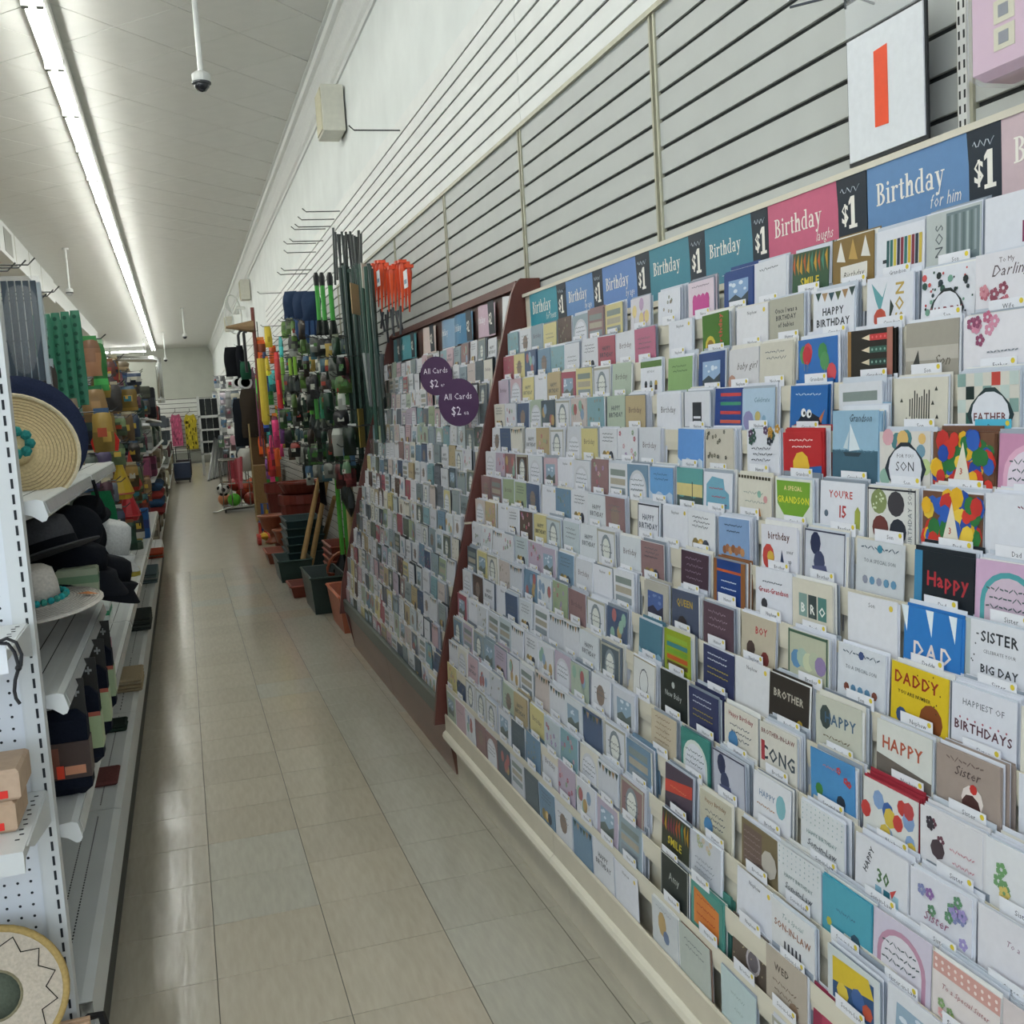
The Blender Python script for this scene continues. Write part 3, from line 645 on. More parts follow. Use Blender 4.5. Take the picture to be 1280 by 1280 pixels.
# measured card positions on the near rack: (px, py, design, base colour, description, tab word)
CARDS = [
 (1013,352,smile,'2f4f38','green card reading SMILE in yellow','Humor'),(1068,340,goldstar,'7a6234','gold card with white stars','Grandson'),(1130,332,candles,WH,'white card with a row of coloured candles','Grandson'),(1193,312,nos,'b5bcba','misty grey-green photo card reading SON sideways','Son'),(1262,300,lambda a:a.rect(.1,.15,.45,.5,'7d2a55'),WH,'white card with magenta block','Wife'),
 (925,375,photo('7f9cc0','33414a'),'23407a','navy card with a sky and skyline picture','Nephew'),(877,388,pinkhands,'d8c8d2','pale pink card with magenta candles','Niece'),(835,402,leaves,WH,'white card scattered with leaves','Mom'),(800,405,balls(['d8c48a','b59ab8']),'d0ccd2','pale card with yellow and purple drops','Mom'),
 (985,408,d_text('Once I was a|BIRTHDAY|of babies',INK,.014,.66),'a9a798','grey-beige card with black BIRTHDAY lettering','Humor'),(1043,400,d_text('HAPPY|BIRTHDAY',INK,.02,.46,1,bunting),WH,'white HAPPY BIRTHDAY card with bunting','Grandson'),(1113,390,lambda a:(a.text('SON',.3,.5,.03,'b59a52',1,0,1,math.pi/2),a.po([(-.4,.9),(-.15,.6),(-.05,.9),(-.15,.5),(-.2,.3),(-.3,.55)],'5f9aa0'),a.circ(-.2,.2,.14,'b04a3a',9),a.po([(0,.1),(.1,.4),(.02,.55)],'2c3a34')),WH,'white card with teal and orange cut-out letters','Grandson'),(1182,376,lambda a:(polka(a),a.text('HADDY',0,.12,.02,'7d3f4a',1)),WH,'white card with black and red polka dots','Son'),(1262,362,lambda a:(a.text('To My',.0,.82,.011,'55484c'),a.text('Darling',.05,.6,.024,'55484c',0,.35),a.flowers(-.4,.05,.1,.4,['b56a78','c98a94','8a4a5a'],7,.06)),'dcdadf','white rose card reading To My Darling','Wife'),
 (897,424,lime,'3f6a24','green lime card with red sideways Birthday','Nephew'),(805,446,plain,'b06a82','plain mauve pink card','Sister'),(850,435,blank('Nephew'),WH,'blank white place card','Nephew'),(938,425,blank('Nephew'),'dcdcdf','blank off-white place card','Nephew'),
 (812,482,cupcakes,WH,'white card with three cupcakes and green band','Brother'),(850,478,lambda a:lines(a,'3f5a34',2),'7f9f68','plain green card','Nephew'),(890,474,photo('8fa9c8','3a464e'),'233f72','navy card with a cloudy skyline picture','Nephew'),(930,469,lambda a:(a.text('baby girl',.1,.5,.022,'4a4440',0,.4),a.circ(-.4,.2,.14,'b08a78',8)),'cdccce','pale card with handwritten script','Nephew'),(968,470,plain,'c6c2b4','cream card with fine text','Nephew'),(1025,458,balls(['b5323c','3f7f4a','c24a52','4f8a55'],7),'2f66a8','blue card with red and green balloons','Grandson'),(1090,452,pencils,'26231f','black card with sharpened pencils','Grandson'),(1165,444,lambda a:(a.rect(-.5,.3,.5,.55,'b5b0a6'),a.text('Son',.2,.2,.024,'5a524a',0,.4),a.po([(-.4,.1),(-.25,.5),(-.2,.1)],'3a3a38')),'9a958a','grey beige photo card with Son in script','Son'),(1252,440,lambda a:(a.flowers(-.4,.55,.1,.95,['b0607a','c98aa0','8a4a66'],8,.06),a.scrib(-.1,.35,.4,'7a8088',.01),a.scrib(0,.22,.3,'7a8088',.01)),'dddbe0','white card with pink blossoms above Father tab','Father'),
 (838,519,d_text('Birthday','3a3c40',.022,.5,0),WH,'white card with Birthday in dark script','Nephew'),(875,516,lambda a:(a.rect(-.18,.1,.18,.72,'31363c'),a.rect(-.14,.3,.14,.36,WH),a.rect(-.14,.18,.14,.24,WH)),'d6d8de','white card with black panel','Nephew'),(912,513,lambda a:[a.rect(-.3+.0*k,.8-k*.22,.42,.88-k*.22,c) for k,c in enumerate(('b5403f','3f8a6a','b5403f','c95a4a'))],'27427f','navy card with coloured candles','Nephew'),(946,515,lambda a:(a.circ(-.3,.25,.17,'8a86b0',9),a.circ(.0,.35,.09,'b8a86a',8),a.text('Celebrate',.12,.68,.014,'4a6478',0,.3),a.circ(.2,.3,.06,'7fa0b8',8)),'a9bfd2','pale blue Celebrate card with balloons','Nephew'),(1011,516,creature,'2560a0','bright blue card with a black big-eyed creature','Grandson'),(1150,508,strokes,'cfcbbd','cream card with black brush strokes','Son'),(1238,513,checks,'cfccc2','retro checkered FATHER card','Poppy'),
 (865,562,full('6f9ad0','c2d0dc',.2),'5f8fcb','sky blue card','Nephew'),(903,563,lambda a:a.flowers(-.45,.1,.45,.95,['4a4c44','5a5c50','6d6a5c'],14,.03),'c4beb0','beige card with dark trailing vines','Nephew'),(956,564,lambda a:(a.flowers(-.48,.72,.48,1,['2f3540','57405a','b58a3c','3f5a50'],12,.06),lines(a,'4a5058',3,.55,.13)),WH,'white card with dark floral top','Humor'),(1008,567,cars,'ad2c30','red card with yellow car','Grandson'),(1080,545,sail,'8fb0c6','pale blue sailboat card reading Grandson','Grandson'),(1137,574,shapes,'d3cfc8','pastel shapes card with FOR YOU SON badge','Son'),(1218,580,partyhat,'6a4a38','upper multicolour balloon card with party hat','Dad'),(1274,590,arch('d8a8c0','dcd0dc'),'c08aa8','mauve arch card','Sister'),
 (826,606,full('5f93c8','b5c6d8',.3,lambda a:lines(a,'3f5f80',2,.8)),'6a9ccc','blue seaside card','Nephew'),(863,611,full('c8b878','4a5a58',.28,lambda a:(a.rect(-.5,.28,.5,.6,'cdbf86'),a.rect(.1,.1,.13,.65,'3a3c3a'))),'5f9a98','teal and sand sunset card','Nephew'),(899,617,lambda a:(a.po([(-.4,.1),(.42,.15),(.4,.5),(.25,.6),(.2,.85),(-.2,.9),(-.4,.7)],'6fa3b8'),a.scrib(-.3,.6,.2,'b04a55',.02),a.scrib(-.2,.4,.3,'b04a55',.02),a.scrib(-.2,.22,.35,'b04a55',.02)),WH,'white card with blue patch and red writing','Nephew'),(945,617,lambda a:(lines(a,'9aa49a',2,.6,.2),a.circ(.15,.6,.06,'8fb8a8',8),a.circ(.33,.5,.06,'d09a9a',8),a.po([(.1,.1),(.2,.1),(.15,.3)],'c98a4a'),[a.rect(-.48+k*.09,.93,-.42+k*.09,1,'3a3628') for k in range(11)]),'d6d2c4','cream card with pastel dots','Nephew'),(997,622,grandson,'d8dbd2','lime green A SPECIAL GRANDSON card','Grandson'),(1056,630,fifteen,WH,"white YOU'RE 15 card",'Brother'),(1120,638,circles4,'d4d4d0','card with four dark circles and a black frame','Son'),(1213,645,partyhat,'6a4a38','lower multicolour balloon card with party hat','Dad'),(1272,655,lambda a:(a.scrib(.0,.8,.4,'7a4a58',.02),a.circ(.3,.3,.1,'4a4450',8)),WH,'white card at the edge above a Dad card','Dad'),
 (813,650,d_text('HAPPY|BIRTHDAY','3f4a5c',.02,.55,1,lambda a:a.frame('2f3340',.03)),WH,'black framed HAPPY BIRTHDAY card','Nephew'),(846,653,blank('Nephew'),WH,'blank white place card with Nephew heading','Nephew'),(881,660,animals,'dadce0','white card with circle of jungle animals','Nephew'),(922,670,group_,'7f9cc2','light blue card with a crowd of figures','Nephew'),(980,678,lambda a:(a.text('birthday',0,.7,.02,'5a3a34',1),a.circ(-.3,.3,.17,'b5453f',10,1.2),a.circ(-.24,.3,.1,'c9a84a',8),a.po([(0,0),(.08,.5),(.18,.0)],'2f3c5a'),a.text('over',.3,.42,.012,INK),a.text('up',.3,.22,.012,INK)),'d9d9e0','white birthday card with red balloon','Brother'),(1035,690,navyballoon,'c9ccd4','grey-white card with navy balloons','Brother'),(1100,708,lambda a:(a.scrib(-.4,.85,.4,'4a5a68',.03,11),a.circ(0,.86,.06,'3f7f95',7),a.text('TO A SPECIAL SON',0,.58,.009,'5c666e'),[a.circ(-.3+k*.15,.25,.06,R.choice(('5f8aa8','7d4a3c','8a8fa0')),7) for k in range(5)]),'c6cace','grey card with starburst, above a blank card','Son'),(1190,712,lambda a:(a.rect(-.5,-.5,-.36,1,'3f7fa6'),a.text('Happy',.08,.42,.032,'a8323a',1)),'20262c','black card with red Happy','Dad'),(1262,735,arch('4f9aa0','c9b6c6'),'c9a8c4','mauve card with teal arch','Sister'),
 (825,738,photo('4a5f92','3a3a4c','6f83ad'),'a9a69c','grey framed card with small dusk picture','Nephew'),(870,719,lambda a:lines(a,'8f7f92',4,.82,.16),'45333f','dark plum card with fine script','Humor'),(916,722,lambda a:(a.rect(-.4,-.5,.38,1,'233f7a'),a.rect(-.4,.72,.38,.78,'b5562c'),[a.scrib(-.25,.5-k*.17,.25,'d3dae2',.01) for k in range(3)]),'8a5a34','navy and orange card with white capitals','Humor'),(969,736,lambda a:(a.scrib(-.3,.7,.25,'56606a',.015),a.text('Great-Grandson',0,.48,.014,'a8333a',1),a.circ(-.25,.22,.09,'3f3f44',8)),WH,'white card with red Great-Grandson lettering','Nephew'),(1022,748,boxes,'cfcabb','cream card with three lettered boxes','Brother'),(1095,768,blank('Son'),'dadbe0','tall blank white card headed Son','Son'),(1172,790,dad,'2f72b5','blue DAD card with white rays','Daddy'),(1258,812,sister,'d6d8de','white SISTER card reading BIG DAY','Sister'),
 (861,760,d_text('QUEEN','b59a3c',.022,.62,1,lambda a:a.circ(-.1,.1,.2,'3a3434',9)),'4a5266','slate card with gold capitals','Nephew'),(903,772,lambda a:lines(a,'9a8a98',3,.8,.16),'55424c','brown plum card with pale script','Humor'),(947,796,lambda a:(a.text('BOY',.1,.62,.02,'a8333a',1),a.circ(-.2,.25,.13,'4a3c38',9),a.circ(.22,.12,.12,'7a3a38',9)),'b9b09c','fanned beige card reading BOY in red','Nephew'),(1017,806,lambda a:(a.frame('3f5a4a',.035),[a.circ(-.28+k*.15,.42+.06*(k%2),.14,c,9) for k,c in enumerate(('5f8ab0','9fb5a8','c2c8a8','b0b8a0','8a7aa0'))]),'b3b6a0','olive framed card with pastel clouds','Brother'),(1082,824,lambda a:(a.scrib(-.4,.85,.4,'4a5a68',.03,11),a.circ(0,.86,.06,'3f4f7a',7),a.text('TO A SPECIAL SON',0,.55,.009,'5c666e'),[a.circ(-.3+k*.15,.2,.06,R.choice(('5f8aa8','7d4a3c','8a8fa0')),7) for k in range(5)]),'ced2d8','white card with starburst, beside the DADDY card','Son'),(1157,850,daddy,'cfb428','yellow DADDY card with dark spots','Nephew'),(1240,870,lambda a:(a.text('HAPPIEST OF',0,.7,.013,'565c66',0),a.text('BIRTHDAYS',0,.28,.019,'5a3a44',1),[a.circ(-.36+k*.12,.48,.016,'b56a78',5) for k in range(7)]),'d6d8e0','white card reading HAPPIEST OF BIRTHDAYS','Sister'),(817,788,full('3f6a80','8fb0c2',.2),'4f7688','deep teal lake card','Nephew'),
 (853,804,bands(['5a4a2c','b5562c','6f9a34','3f7f86','8aa83f']),'8a9a2c','green and yellow striped card','Humor'),(901,830,lambda a:([a.scrib(-.35,.82-k*.13,.3,'cdd2da',.01) for k in range(2)],[a.scrib(-.35,.5-k*.13,.35,'a8983f',.01) for k in range(2)]),'343a5c','navy card with white and gold capitals, upper','Humor'),(948,842,blank('Nephew'),'d9dadd','tall blank white card beside the BROTHER card','Nephew'),(987,856,d_text('BROTHER','b5b0a2',.02,.55,1,lambda a:a.circ(.3,.15,.08,'b59a3c',7)),'35302c','dark BROTHER card with yellow mark','Brother'),(1055,898,lambda a:(a.circ(-.28,.62,.13,'3f4a48',9,1.3),a.text('HAPPY',.05,.52,.026,'44607a',1),lines(a,'6a5f4a',1,.25)),'bfc0b2','grey-beige HAPPY card with dark balloon','Brother'),(1137,930,lambda a:(a.text('HAPPY',-.02,.52,.028,'a8563f',1),a.po([(-.5,-.5),(.5,-.5),(.5,.25),(-.5,.4)],'6a635c')),'d0d2cc','white HAPPY card with taupe wave','Nephew'),(1219,968,sundae,'9a8c84','taupe Sister card with an ice cream sundae','Sister'),
 (809,838,lambda a:(a.frame('9a8f78',.02),a.circ(0,.4,.2,'3f444a',12,1.3),a.circ(0,.4,.18,'d3d5d4',12,1.3)),'d3d4d2','white card with drawn oval','Nephew'),(847,856,d_text('New Baby','c3c8c6',.018,.4,0,lambda a:a.circ(0,.72,.06,'b5bab8',7)),'2b302e','black card with white script and crown','Nephew'),(887,872,lambda a:([a.scrib(-.35,.82-k*.13,.3,'cdd2da',.01) for k in range(2)],[a.scrib(-.35,.5-k*.13,.35,'a8983f',.01) for k in range(2)]),'343a5c','navy card with white and gold capitals, lower','Humor'),(930,905,lambda a:(a.text('Happy Birthday',0,.78,.013,'8a3a3c',1),lines(a,'565c66',3,.58,.13),a.circ(-.22,.25,.15,'4f83b0',10)),'d3cfc4','white Happy Birthday card with blue ball, by CONGRATS','Humor'),(980,928,lambda a:(a.text('BROTHER-IN-LAW',0,.78,.012,'6f3a34',1),a.text('CONG',0,.25,.036,'3f4a52',1),a.rect(-.46,.2,-.36,.62,'a8434a')),'cfccc2','cream BROTHER-IN-LAW CONG card','Brother'),(1052,950,lambda a:(a.circ(-.3,.25,.09,'3f7a3c',8),a.circ(.2,.2,.1,'2a3440',8),a.flowers(.1,.5,.4,.85,['b5434a'],3,.04),a.scrib(-.2,.75,.2,'b57a86',.02)),'4a86b8','blue card with frog and hearts','Son-in-Law'),(1122,1000,lambda a:a.balloons(['b5403c','3f5f9a','c9b04a','7f9ac0','b0484a'],12),'d3d4d0','white balloon card with thick red edges','Nephew'),(1212,1052,lambda a:(a.flowers(-.4,.5,-.1,.95,['6a4450','3f3a40'],4,.05),a.circ(-.2,.4,.12,'4a3f44',8),a.scrib(0,.5,.4,'c08a94',.03),a.scrib(.05,.3,.4,'c08a94',.03)),'d6d5d8','white card with pink script and dark roses','Sister'),
 (833,913,lambda a:lines(a,'8a7460',5,.86,.14),'bdb29c','beige card with long flowing script','Humor'),(875,924,arch('cfd6d0',WH),'3f8078','teal card with white arch','Nephew'),(919,958,navyballoon,'b5b8c4','grey card with dark violet balloons','Nephew'),(972,984,lambda a:(a.circ(.25,.55,.13,'7fb0b8',10,1.4),a.text('HAPPY',-.12,.55,.016,'7a8fa8',1),a.scrib(-.4,.35,.1,'b58a6a',.02)),'d9dade','white card with teal balloon','Brother'),(1035,1034,dotted,'d3d6d8','white dotted Son-in-Law card, upper','Son-in-Law'),(1111,1078,giftp,'d6d7dc','white HAPPY 30 card with presents','Son-in-Law'),(1196,1120,lambda a:(a.flowers(-.4,.2,.4,.9,['7f86b0','8a6aa0','5f8a6a','9a8fc0'],12,.055),a.text('Sister',-.05,.28,.02,'8a4a6a',0,.35)),'d3d4dc','white Sister card with lilac flowers','Sister'),(1268,1085,lambda a:a.flowers(-.4,.2,.0,.8,['cdb86a','6f9a6a'],5,.06),'dadbde','white card with yellow flowers at the edge','Sister'),
 (852,984,full('8a2f38','3a3a44',.15,lambda a:(a.po([(-.5,.3),(.5,.5),(.5,.8),(-.5,.6)],'b5453a'),a.scrib(-.3,.5,.3,'c97a5a',.02))),'4f4450','red and violet card','Humor'),(900,1003,lambda a:(a.text('Happy Birthday',0,.78,.012,'8a6a50',1),lines(a,'565c66',3,.58,.13),a.circ(-.22,.25,.15,'4f83b0',10)),'bdb9a6','beige Happy Birthday card with blue ball','Humor'),(958,1046,lambda a:(a.rect(-.45,.1,.05,.9,'6a5a52'),[a.scrib(-.42,.2+k*.14,.02,'8a7a78',.02) for k in range(5)],a.circ(.25,.4,.2,'b5b0a6',9)),'75694f','brown photo card with boots','Brother'),(1022,1094,dotted,'d3d6d8','white dotted Son-in-Law card, lower','Son-in-Law'),(1101,1136,lambda a:(a.scrib(-.2,.5,.2,'3f6a80',.03),a.circ(.2,.15,.1,'3f5a6a',7),a.circ(-.35,.2,.06,'b5b04a',6)),'4f9aac','turquoise card with thick turquoise envelopes','Son-in-Law'),(1190,1192,pinkdots,'dad2d0','pink spotted Special Sister card','Sister-in-Law'),(1268,1180,lambda a:(a.text('To a',0,.6,.012,'8a6a80',0,.3),a.circ(.3,.1,.14,'7a4a86',9)),'d9d8de','white card with purple heart at the edge','Sister'),
 (847,1028,smile,'3a3f34','black and green card reading SMILE, low in the rack','Nephew'),(887,1056,lambda a:(a.flowers(-.4,.55,.4,.95,['b5b48a','c9b8a0','9aa58a'],8,.04),lines(a,'8a9098',3,.45,.12)),'c3c6cc','pale grey floral verse card','Nephew'),(990,1160,lambda a:(a.text('To a Special',0,.74,.012,'4f7a78',0,.3),a.text('SON-IN-LAW',0,.5,.017,'8a5a40',1),[a.rect(-.2+k*.09,.02,-.16+k*.09,.3,'3a3c44') for k in range(5)]),'d6d7d8','white SON-IN-LAW card with dark candles','Son-in-Law'),(1085,1218,yellowcar,'c9cfd0','navy and yellow cartoon card in a teal sleeve','Son-in-Law'),(1172,1258,arch('b58aa0','d6d2da'),'c9c2d2','lilac card below the spotted Sister card','Sister-in-Law'),(1262,1250,lambda a:(a.rect(-.2,-.3,.4,.3,'a8434a'),a.text('Wonderful',0,.5,.014,'9a5a60',0,.3)),'d0c6c6','rosy card with red block','Sister'),
 (841,1098,d_text('Amy','b5bab6',.024,.45,0,lambda a:a.frame('c9ccc8',.015)),'2c3230','black chalk-lettered card','Nephew'),(881,1136,lambda a:(a.po([(-.4,.9),(.4,.75),(.4,.05),(-.4,.1)],'c97a3c'),[a.scrib(-.3,.75-k*.2,.3,'a83f2c',.02) for k in range(3)]),'4f8a80','teal card with orange lettered panel','Nephew'),(936,1160,lambda a:(a.circ(.1,.3,.2,'b5b0b4',12),a.circ(.1,.3,.15,'6a6468',12),[a.circ(R.uniform(-.45,.45),R.uniform(.1,.95),.015,'b5a88a',5) for k in range(20)]),'5a5048','brown starry card with number ring','Brother'),(1040,1268,lambda a:a.rect(-.3,.3,.3,.6,'a8405a'),'8a2f48','crimson card at the foot of the rack','Son-in-Law'),
 (819,1158,lambda a:(a.circ(-.1,.5,.16,'b59a6a',9,1.4),a.circ(.05,.25,.12,'6a7a98',8),lines(a,'9aa0a8',1,.85)),'c6cacc','white card with a teddy at the base lip','Nephew'),(858,1186,plain,'b5bcb4','grey-green card with thick brown envelopes','Nephew'),(910,1245,lambda a:(a.scrib(-.2,.6,.2,'8aa0a0',.04),a.scrib(-.1,.3,.15,'8aa0a0',.04)),'b9cacb','pale aqua card in a full stack at the base','Nephew'),(980,1236,lambda a:(a.text('WED',-.1,.62,.018,'4a4038',1),lines(a,'6a5a4c',2,.4,.16),a.circ(.2,.1,.12,'8a7360',8)),'b0a698','beige printed card low beside the SON-IN-LAW card','Son-in-Law'),
]
def slope_hit(px, py):
    d = ray(px, py); c = .879-.374*.272
    return Vector((0, 0, HC))+d*((c+.272*HC)/(d.x-.272*d.z))
tiers = {i: [] for i in range(NT)}
for px, py, fn, base, desc, tabw in CARDS:
    P = slope_hit(px, py); i = int(math.floor((1.621-P.z)/.0886))+1
    tiers[max(0, min(NT-1, i))].append([P.y, fn, base, desc, tabw])
PAL = ['d3d5da']*6+['c9ccd2', 'd6d3c8', 'cfd4d8', 'b9c4c8', 'c4b9b4', '8f9fa8', '6f8aa0', 'b5a8b8', 'a8b5a4', '56626a', '8a6f70', 'c2a8b0', '9aa88a', 'b0a07f', '4f5f7a', 'a05a66', '5a4a44', '7fa0a8', 'c9bf8a']
def cname(h):
    r, g, b = hexrgb(h); mx, mn = max(r, g, b), min(r, g, b)
    if mx-mn < 22: return 'white' if mn > 195 else 'pale grey' if mn > 150 else 'grey' if mn > 90 else 'dark'
    import colorsys
    hh, s_, v_ = colorsys.rgb_to_hsv(r/255, g/255, b/255); hh *= 360
    nm = 'red' if hh < 18 or hh > 340 else 'brown' if hh < 40 and v_ < .6 else 'tan' if hh < 50 else 'yellow' if hh < 66 else 'green' if hh < 160 else 'teal' if hh < 195 else 'blue' if hh < 250 else 'lilac' if hh < 300 else 'pink'
    return ('dark ' if v_ < .42 else 'pale ' if s_ < .25 else '')+nm
GEN = [(plain, 'card with fine lines of text'), (leaves, 'card with small leaf sprays'), (arch('c9cbd0'), 'card with arched panel'), (framed('a8a698', '7f8a90'), 'card with round framed picture'), (lambda a: a.flowers(-.4, .15, .4, .9, ['b56a78', 'c9a0a8', '8fa98a', 'a08ab0'], 8), 'card with scattered flowers'), (photo('8fa6b8', '6a7470'), 'card with small landscape picture'), (balls(['8aa0b8', 'b59a6a', 'a86a6a', '8fb0a0']), 'card with party balloons'), (d_text('HAPPY|BIRTHDAY', '4a5058', .018, .55), 'card lettered HAPPY BIRTHDAY'), (d_text('Birthday', '5a4a50', .022, .5, 0), 'card lettered Birthday'), (lambda a: bunting(a), 'card with a row of pennants'), (animals, 'card with little animals'), (lambda a: (a.circ(0, .45, .22, '8a7a70', 10), plain(a)), 'card with round brown picture'), (bands(['8a949a', 'a8a090', '7f8a86']), 'card with three bands'), (blank('Nephew'), 'blank place card')]
PITCH_Y = .139
allcards = []
for i in range(NT):
    row = sorted(tiers[i], key=lambda c: -c[0])
    used = [c[0] for c in row]
    y = 3.765+R.uniform(-.01, .01)
    ymin = .86 if i < 14 else 1.25
    auto = []
    while y > ymin:
        if all(abs(y-u) > .098 for u in used):
            g = R.choice(GEN[:13]) if R.random() > .05 else GEN[13]
            auto.append([y, g[0], R.choice(PAL) if g is not GEN[13] else WH, None, 'Nephew', g[1]])
        y -= PITCH_Y*R.uniform(.94, 1.03)
    row = sorted([c+[None] for c in row]+auto, key=lambda c: -c[0])
    wd = .129
    for it in range(12):            # ease neighbours apart
        for a, b in zip(row[:-1], row[1:]):
            gap = a[0]-b[0]
            if gap < wd+.003: e = (wd+.003-gap)/2; a[0] += e; b[0] -= e
    for c in row:
        if c[0] > 3.768: c[0] = 3.768
    # drop what was pushed past the divider
    keep = []
    for c in row:
        if keep and keep[-1][0]-c[0] < wd*.8 and c[3] is None: continue
        keep.append(c)
    for k, c in enumerate(keep): allcards.append((i, k+1, c))
stock = MB()     # the cards and envelopes behind the front ones
STK = ['dfe2ea', 'd6d9e2', 'e3e3e0', 'cfd3dc', 'd9d6cc', 'c6cdd6', 'dcdfe6', 'bfc6d0', '9aa3ae', '7f8893']  # last darker greys paint shading lines between the stacked cards
def stack(i, yc, wd, top, n, x0, lean, accent, maxd=.0195):
    step = min(.0042, maxd/max(1, n)); side = R.choice((-1, 1, 1))
    for k in range(n):
        c = accent if (accent and R.random() < .45) else R.choice(STK); dz = R.uniform(-.005, .006)+.0016*k; dy = -abs(R.uniform(-.001, .006))-.0007*k
        h = .118; z0 = top-h+dz; xk = x0+.0026+step*k
        s = math.tan(lean)
        y0, y1 = yc-wd/2+dy, yc+wd/2+dy
        zb = z0; zt = top+dz
        stock.add([(xk, y0, zb), (xk+.0009, y0, zb), (xk+.0009, y1, zb), (xk, y1, zb), (xk+h*s, y0, zt), (xk+.0009+h*s, y0, zt), (xk+.0009+h*s, y1, zt), (xk+h*s, y1, zt)],
                  [(0, 3, 2, 1), (4, 5, 6, 7), (0, 1, 5, 4), (1, 2, 6, 5), (2, 3, 7, 6), (3, 0, 4, 7)], c)
# keep the 300 nearest front cards as things, the rest join the stock
order = sorted(allcards, key=lambda q: q[2][0])
solo = set(id(q[2]) for q in order[:300])
tabs_mesh = {}
def tab_mesh(word, col='e4e5ea'):
    if (word, col) in tabs_mesh: return tabs_mesh[word, col]
    m = MB().box(-.0016, -.036, -.012, -.0008, .036, .0105, col)
    V, F, tw = text_geo(word, .0105); m.add([(-.0018, -(a-tw/2+.004), -.004+b) for a, b in V], F, '3c4046')
    m.add([(-.0018, -.029+.0042*math.cos(k*.785), .0045+.0042*math.sin(k*.785)) for k in range(7, -1, -1)], [tuple(range(8))], 'd8c23c')
    me = m.mesh('tab'); me.materials.append(V_PAPER); tabs_mesh[word, col] = me
    return me
MEM = {}
seenlab = set()
for i, k, c in allcards:
    y, fn, base, desc, tabw, gdesc = c
    z = lipz(i); x = lipx(i); lean = R.uniform(.02, .07) if i < 15 else .005; h = .133; raise_ = 0
    bz = z-.044
    top = bz+h
    if desc and 'sailboat' in desc: top += .035; bz += .035
    wd = R.uniform(.122, .129)
    rot = (0, 0, 0)
    x0 = x+.0012
    dark = base
    accent = None
    if desc and 'red edges' in desc: accent = '9a2f3c'
    elif desc and 'turquoise' in desc: accent = '3f93a8'
    elif desc and 'brown envelopes' in desc: accent = '7a6154'
    elif R.random() < .3 and base not in (WH,): accent = base
    ns = R.choice((2, 4, 5, 6, 7)) if y < 2.6 else R.choice((2, 3, 4, 5))
    if 'blank' in (desc or gdesc or ''): ns = R.choice((0, 1, 2))
    if i == 15: ns = min(ns, 2)
    else: x0 += max(0, .0135-.0036*ns)*R.uniform(.3, 1)
    tilt = R.gauss(0, .012)
    if id(c) in solo:
        art = Art(wd, h, base)
        fn(art)
        o = art.build('greeting_card', V_PAPER, None, (x0, y, bz), (0, lean, 0))
        o.rotation_euler = (tilt, lean, 0); o.location.z += R.uniform(-.003, .004)
        if desc: lab = desc+', %s tier' % ORD[i+1]
        else: lab = '%s %s, %s tier, %s along from the divider' % (cname(base), gdesc, ORD[i+1], ORD[k])
        if lab in seenlab: lab = lab+' at number %d' % k
        seenlab.add(lab)
        tag(o, lab, 'greeting card', 'greeting cards on the near rack')
    else:
        art = Art(wd, h, base); fn(art); s = math.tan(lean)
        oo = len(stock.v); stock.v += [(x0+a+s*cz, y+b, bz+cz) for a, b, cz in art.v]; stock.f += [tuple(q+oo for q in f) for f in art.f]; stock.c += art.c
    stack(i, y, wd, top, ns, x0, lean, accent, .0035*ns)
    if R.random() < .93 and i < NT-1 and not ('blank' in (desc or gdesc or '') and R.random() < .7):
        t = bpy.data.objects.new('tab', tab_mesh(tabw, '4fb0cc' if tabw == 'Poppy' else 'e4e5ea')); C.objects.link(t); t.parent = ntrays[i]
        t.location = (x-.0024, y-.2-R.uniform(.0, .02), z+.007+R.uniform(.0, .005))
# the far rack: smaller in the picture, all stock
for i in range(NT):
    y = 6.3
    while y > 3.96:
        base = R.choice(PAL+['7f8c90', '5f6a60', '8f9a9c', '6a707a', '4f5a54']); z = lipz(i); x = lipx(i); lean = R.uniform(.02, .08) if i < 15 else .01; bz = z-.044+R.uniform(-.004, .014); wd = R.uniform(.1, .124)
        art = Art(wd, .133+R.uniform(-.004, .008), base); g = R.choice(GEN[:13]); g[0](art); s = math.tan(lean)
        oo = len(stock.v); stock.v += [(x+.0012+a+s*cz, y+b, bz+cz) for a, b, cz in art.v]; stock.f += [tuple(q+oo for q in f) for f in art.f]; stock.c += art.c
        stack(i, y, wd, bz+.133, R.choice((2, 3, 4, 5)) if i < 15 else 1, x+.0012, lean, R.choice((None, base, '39424a', '2f363c', '77808a')), .016)  # dark accents put the shaded gaps between cards into the stack colour
        if i < NT-1:
            t = bpy.data.objects.new('tab', tab_mesh('Mom')); C.objects.link(t); t.parent = ftrays[i]; t.location = (x-.0024, y-3.88, z+.006)
        y -= R.uniform(.118, .15)
so = stock.build('card_stock', V_PAPER); tag(so, 'pale cards and envelopes filed behind the front cards and over the far rack', 'greeting cards', kind='stuff')
# clear film fronts along the trays of the near rack

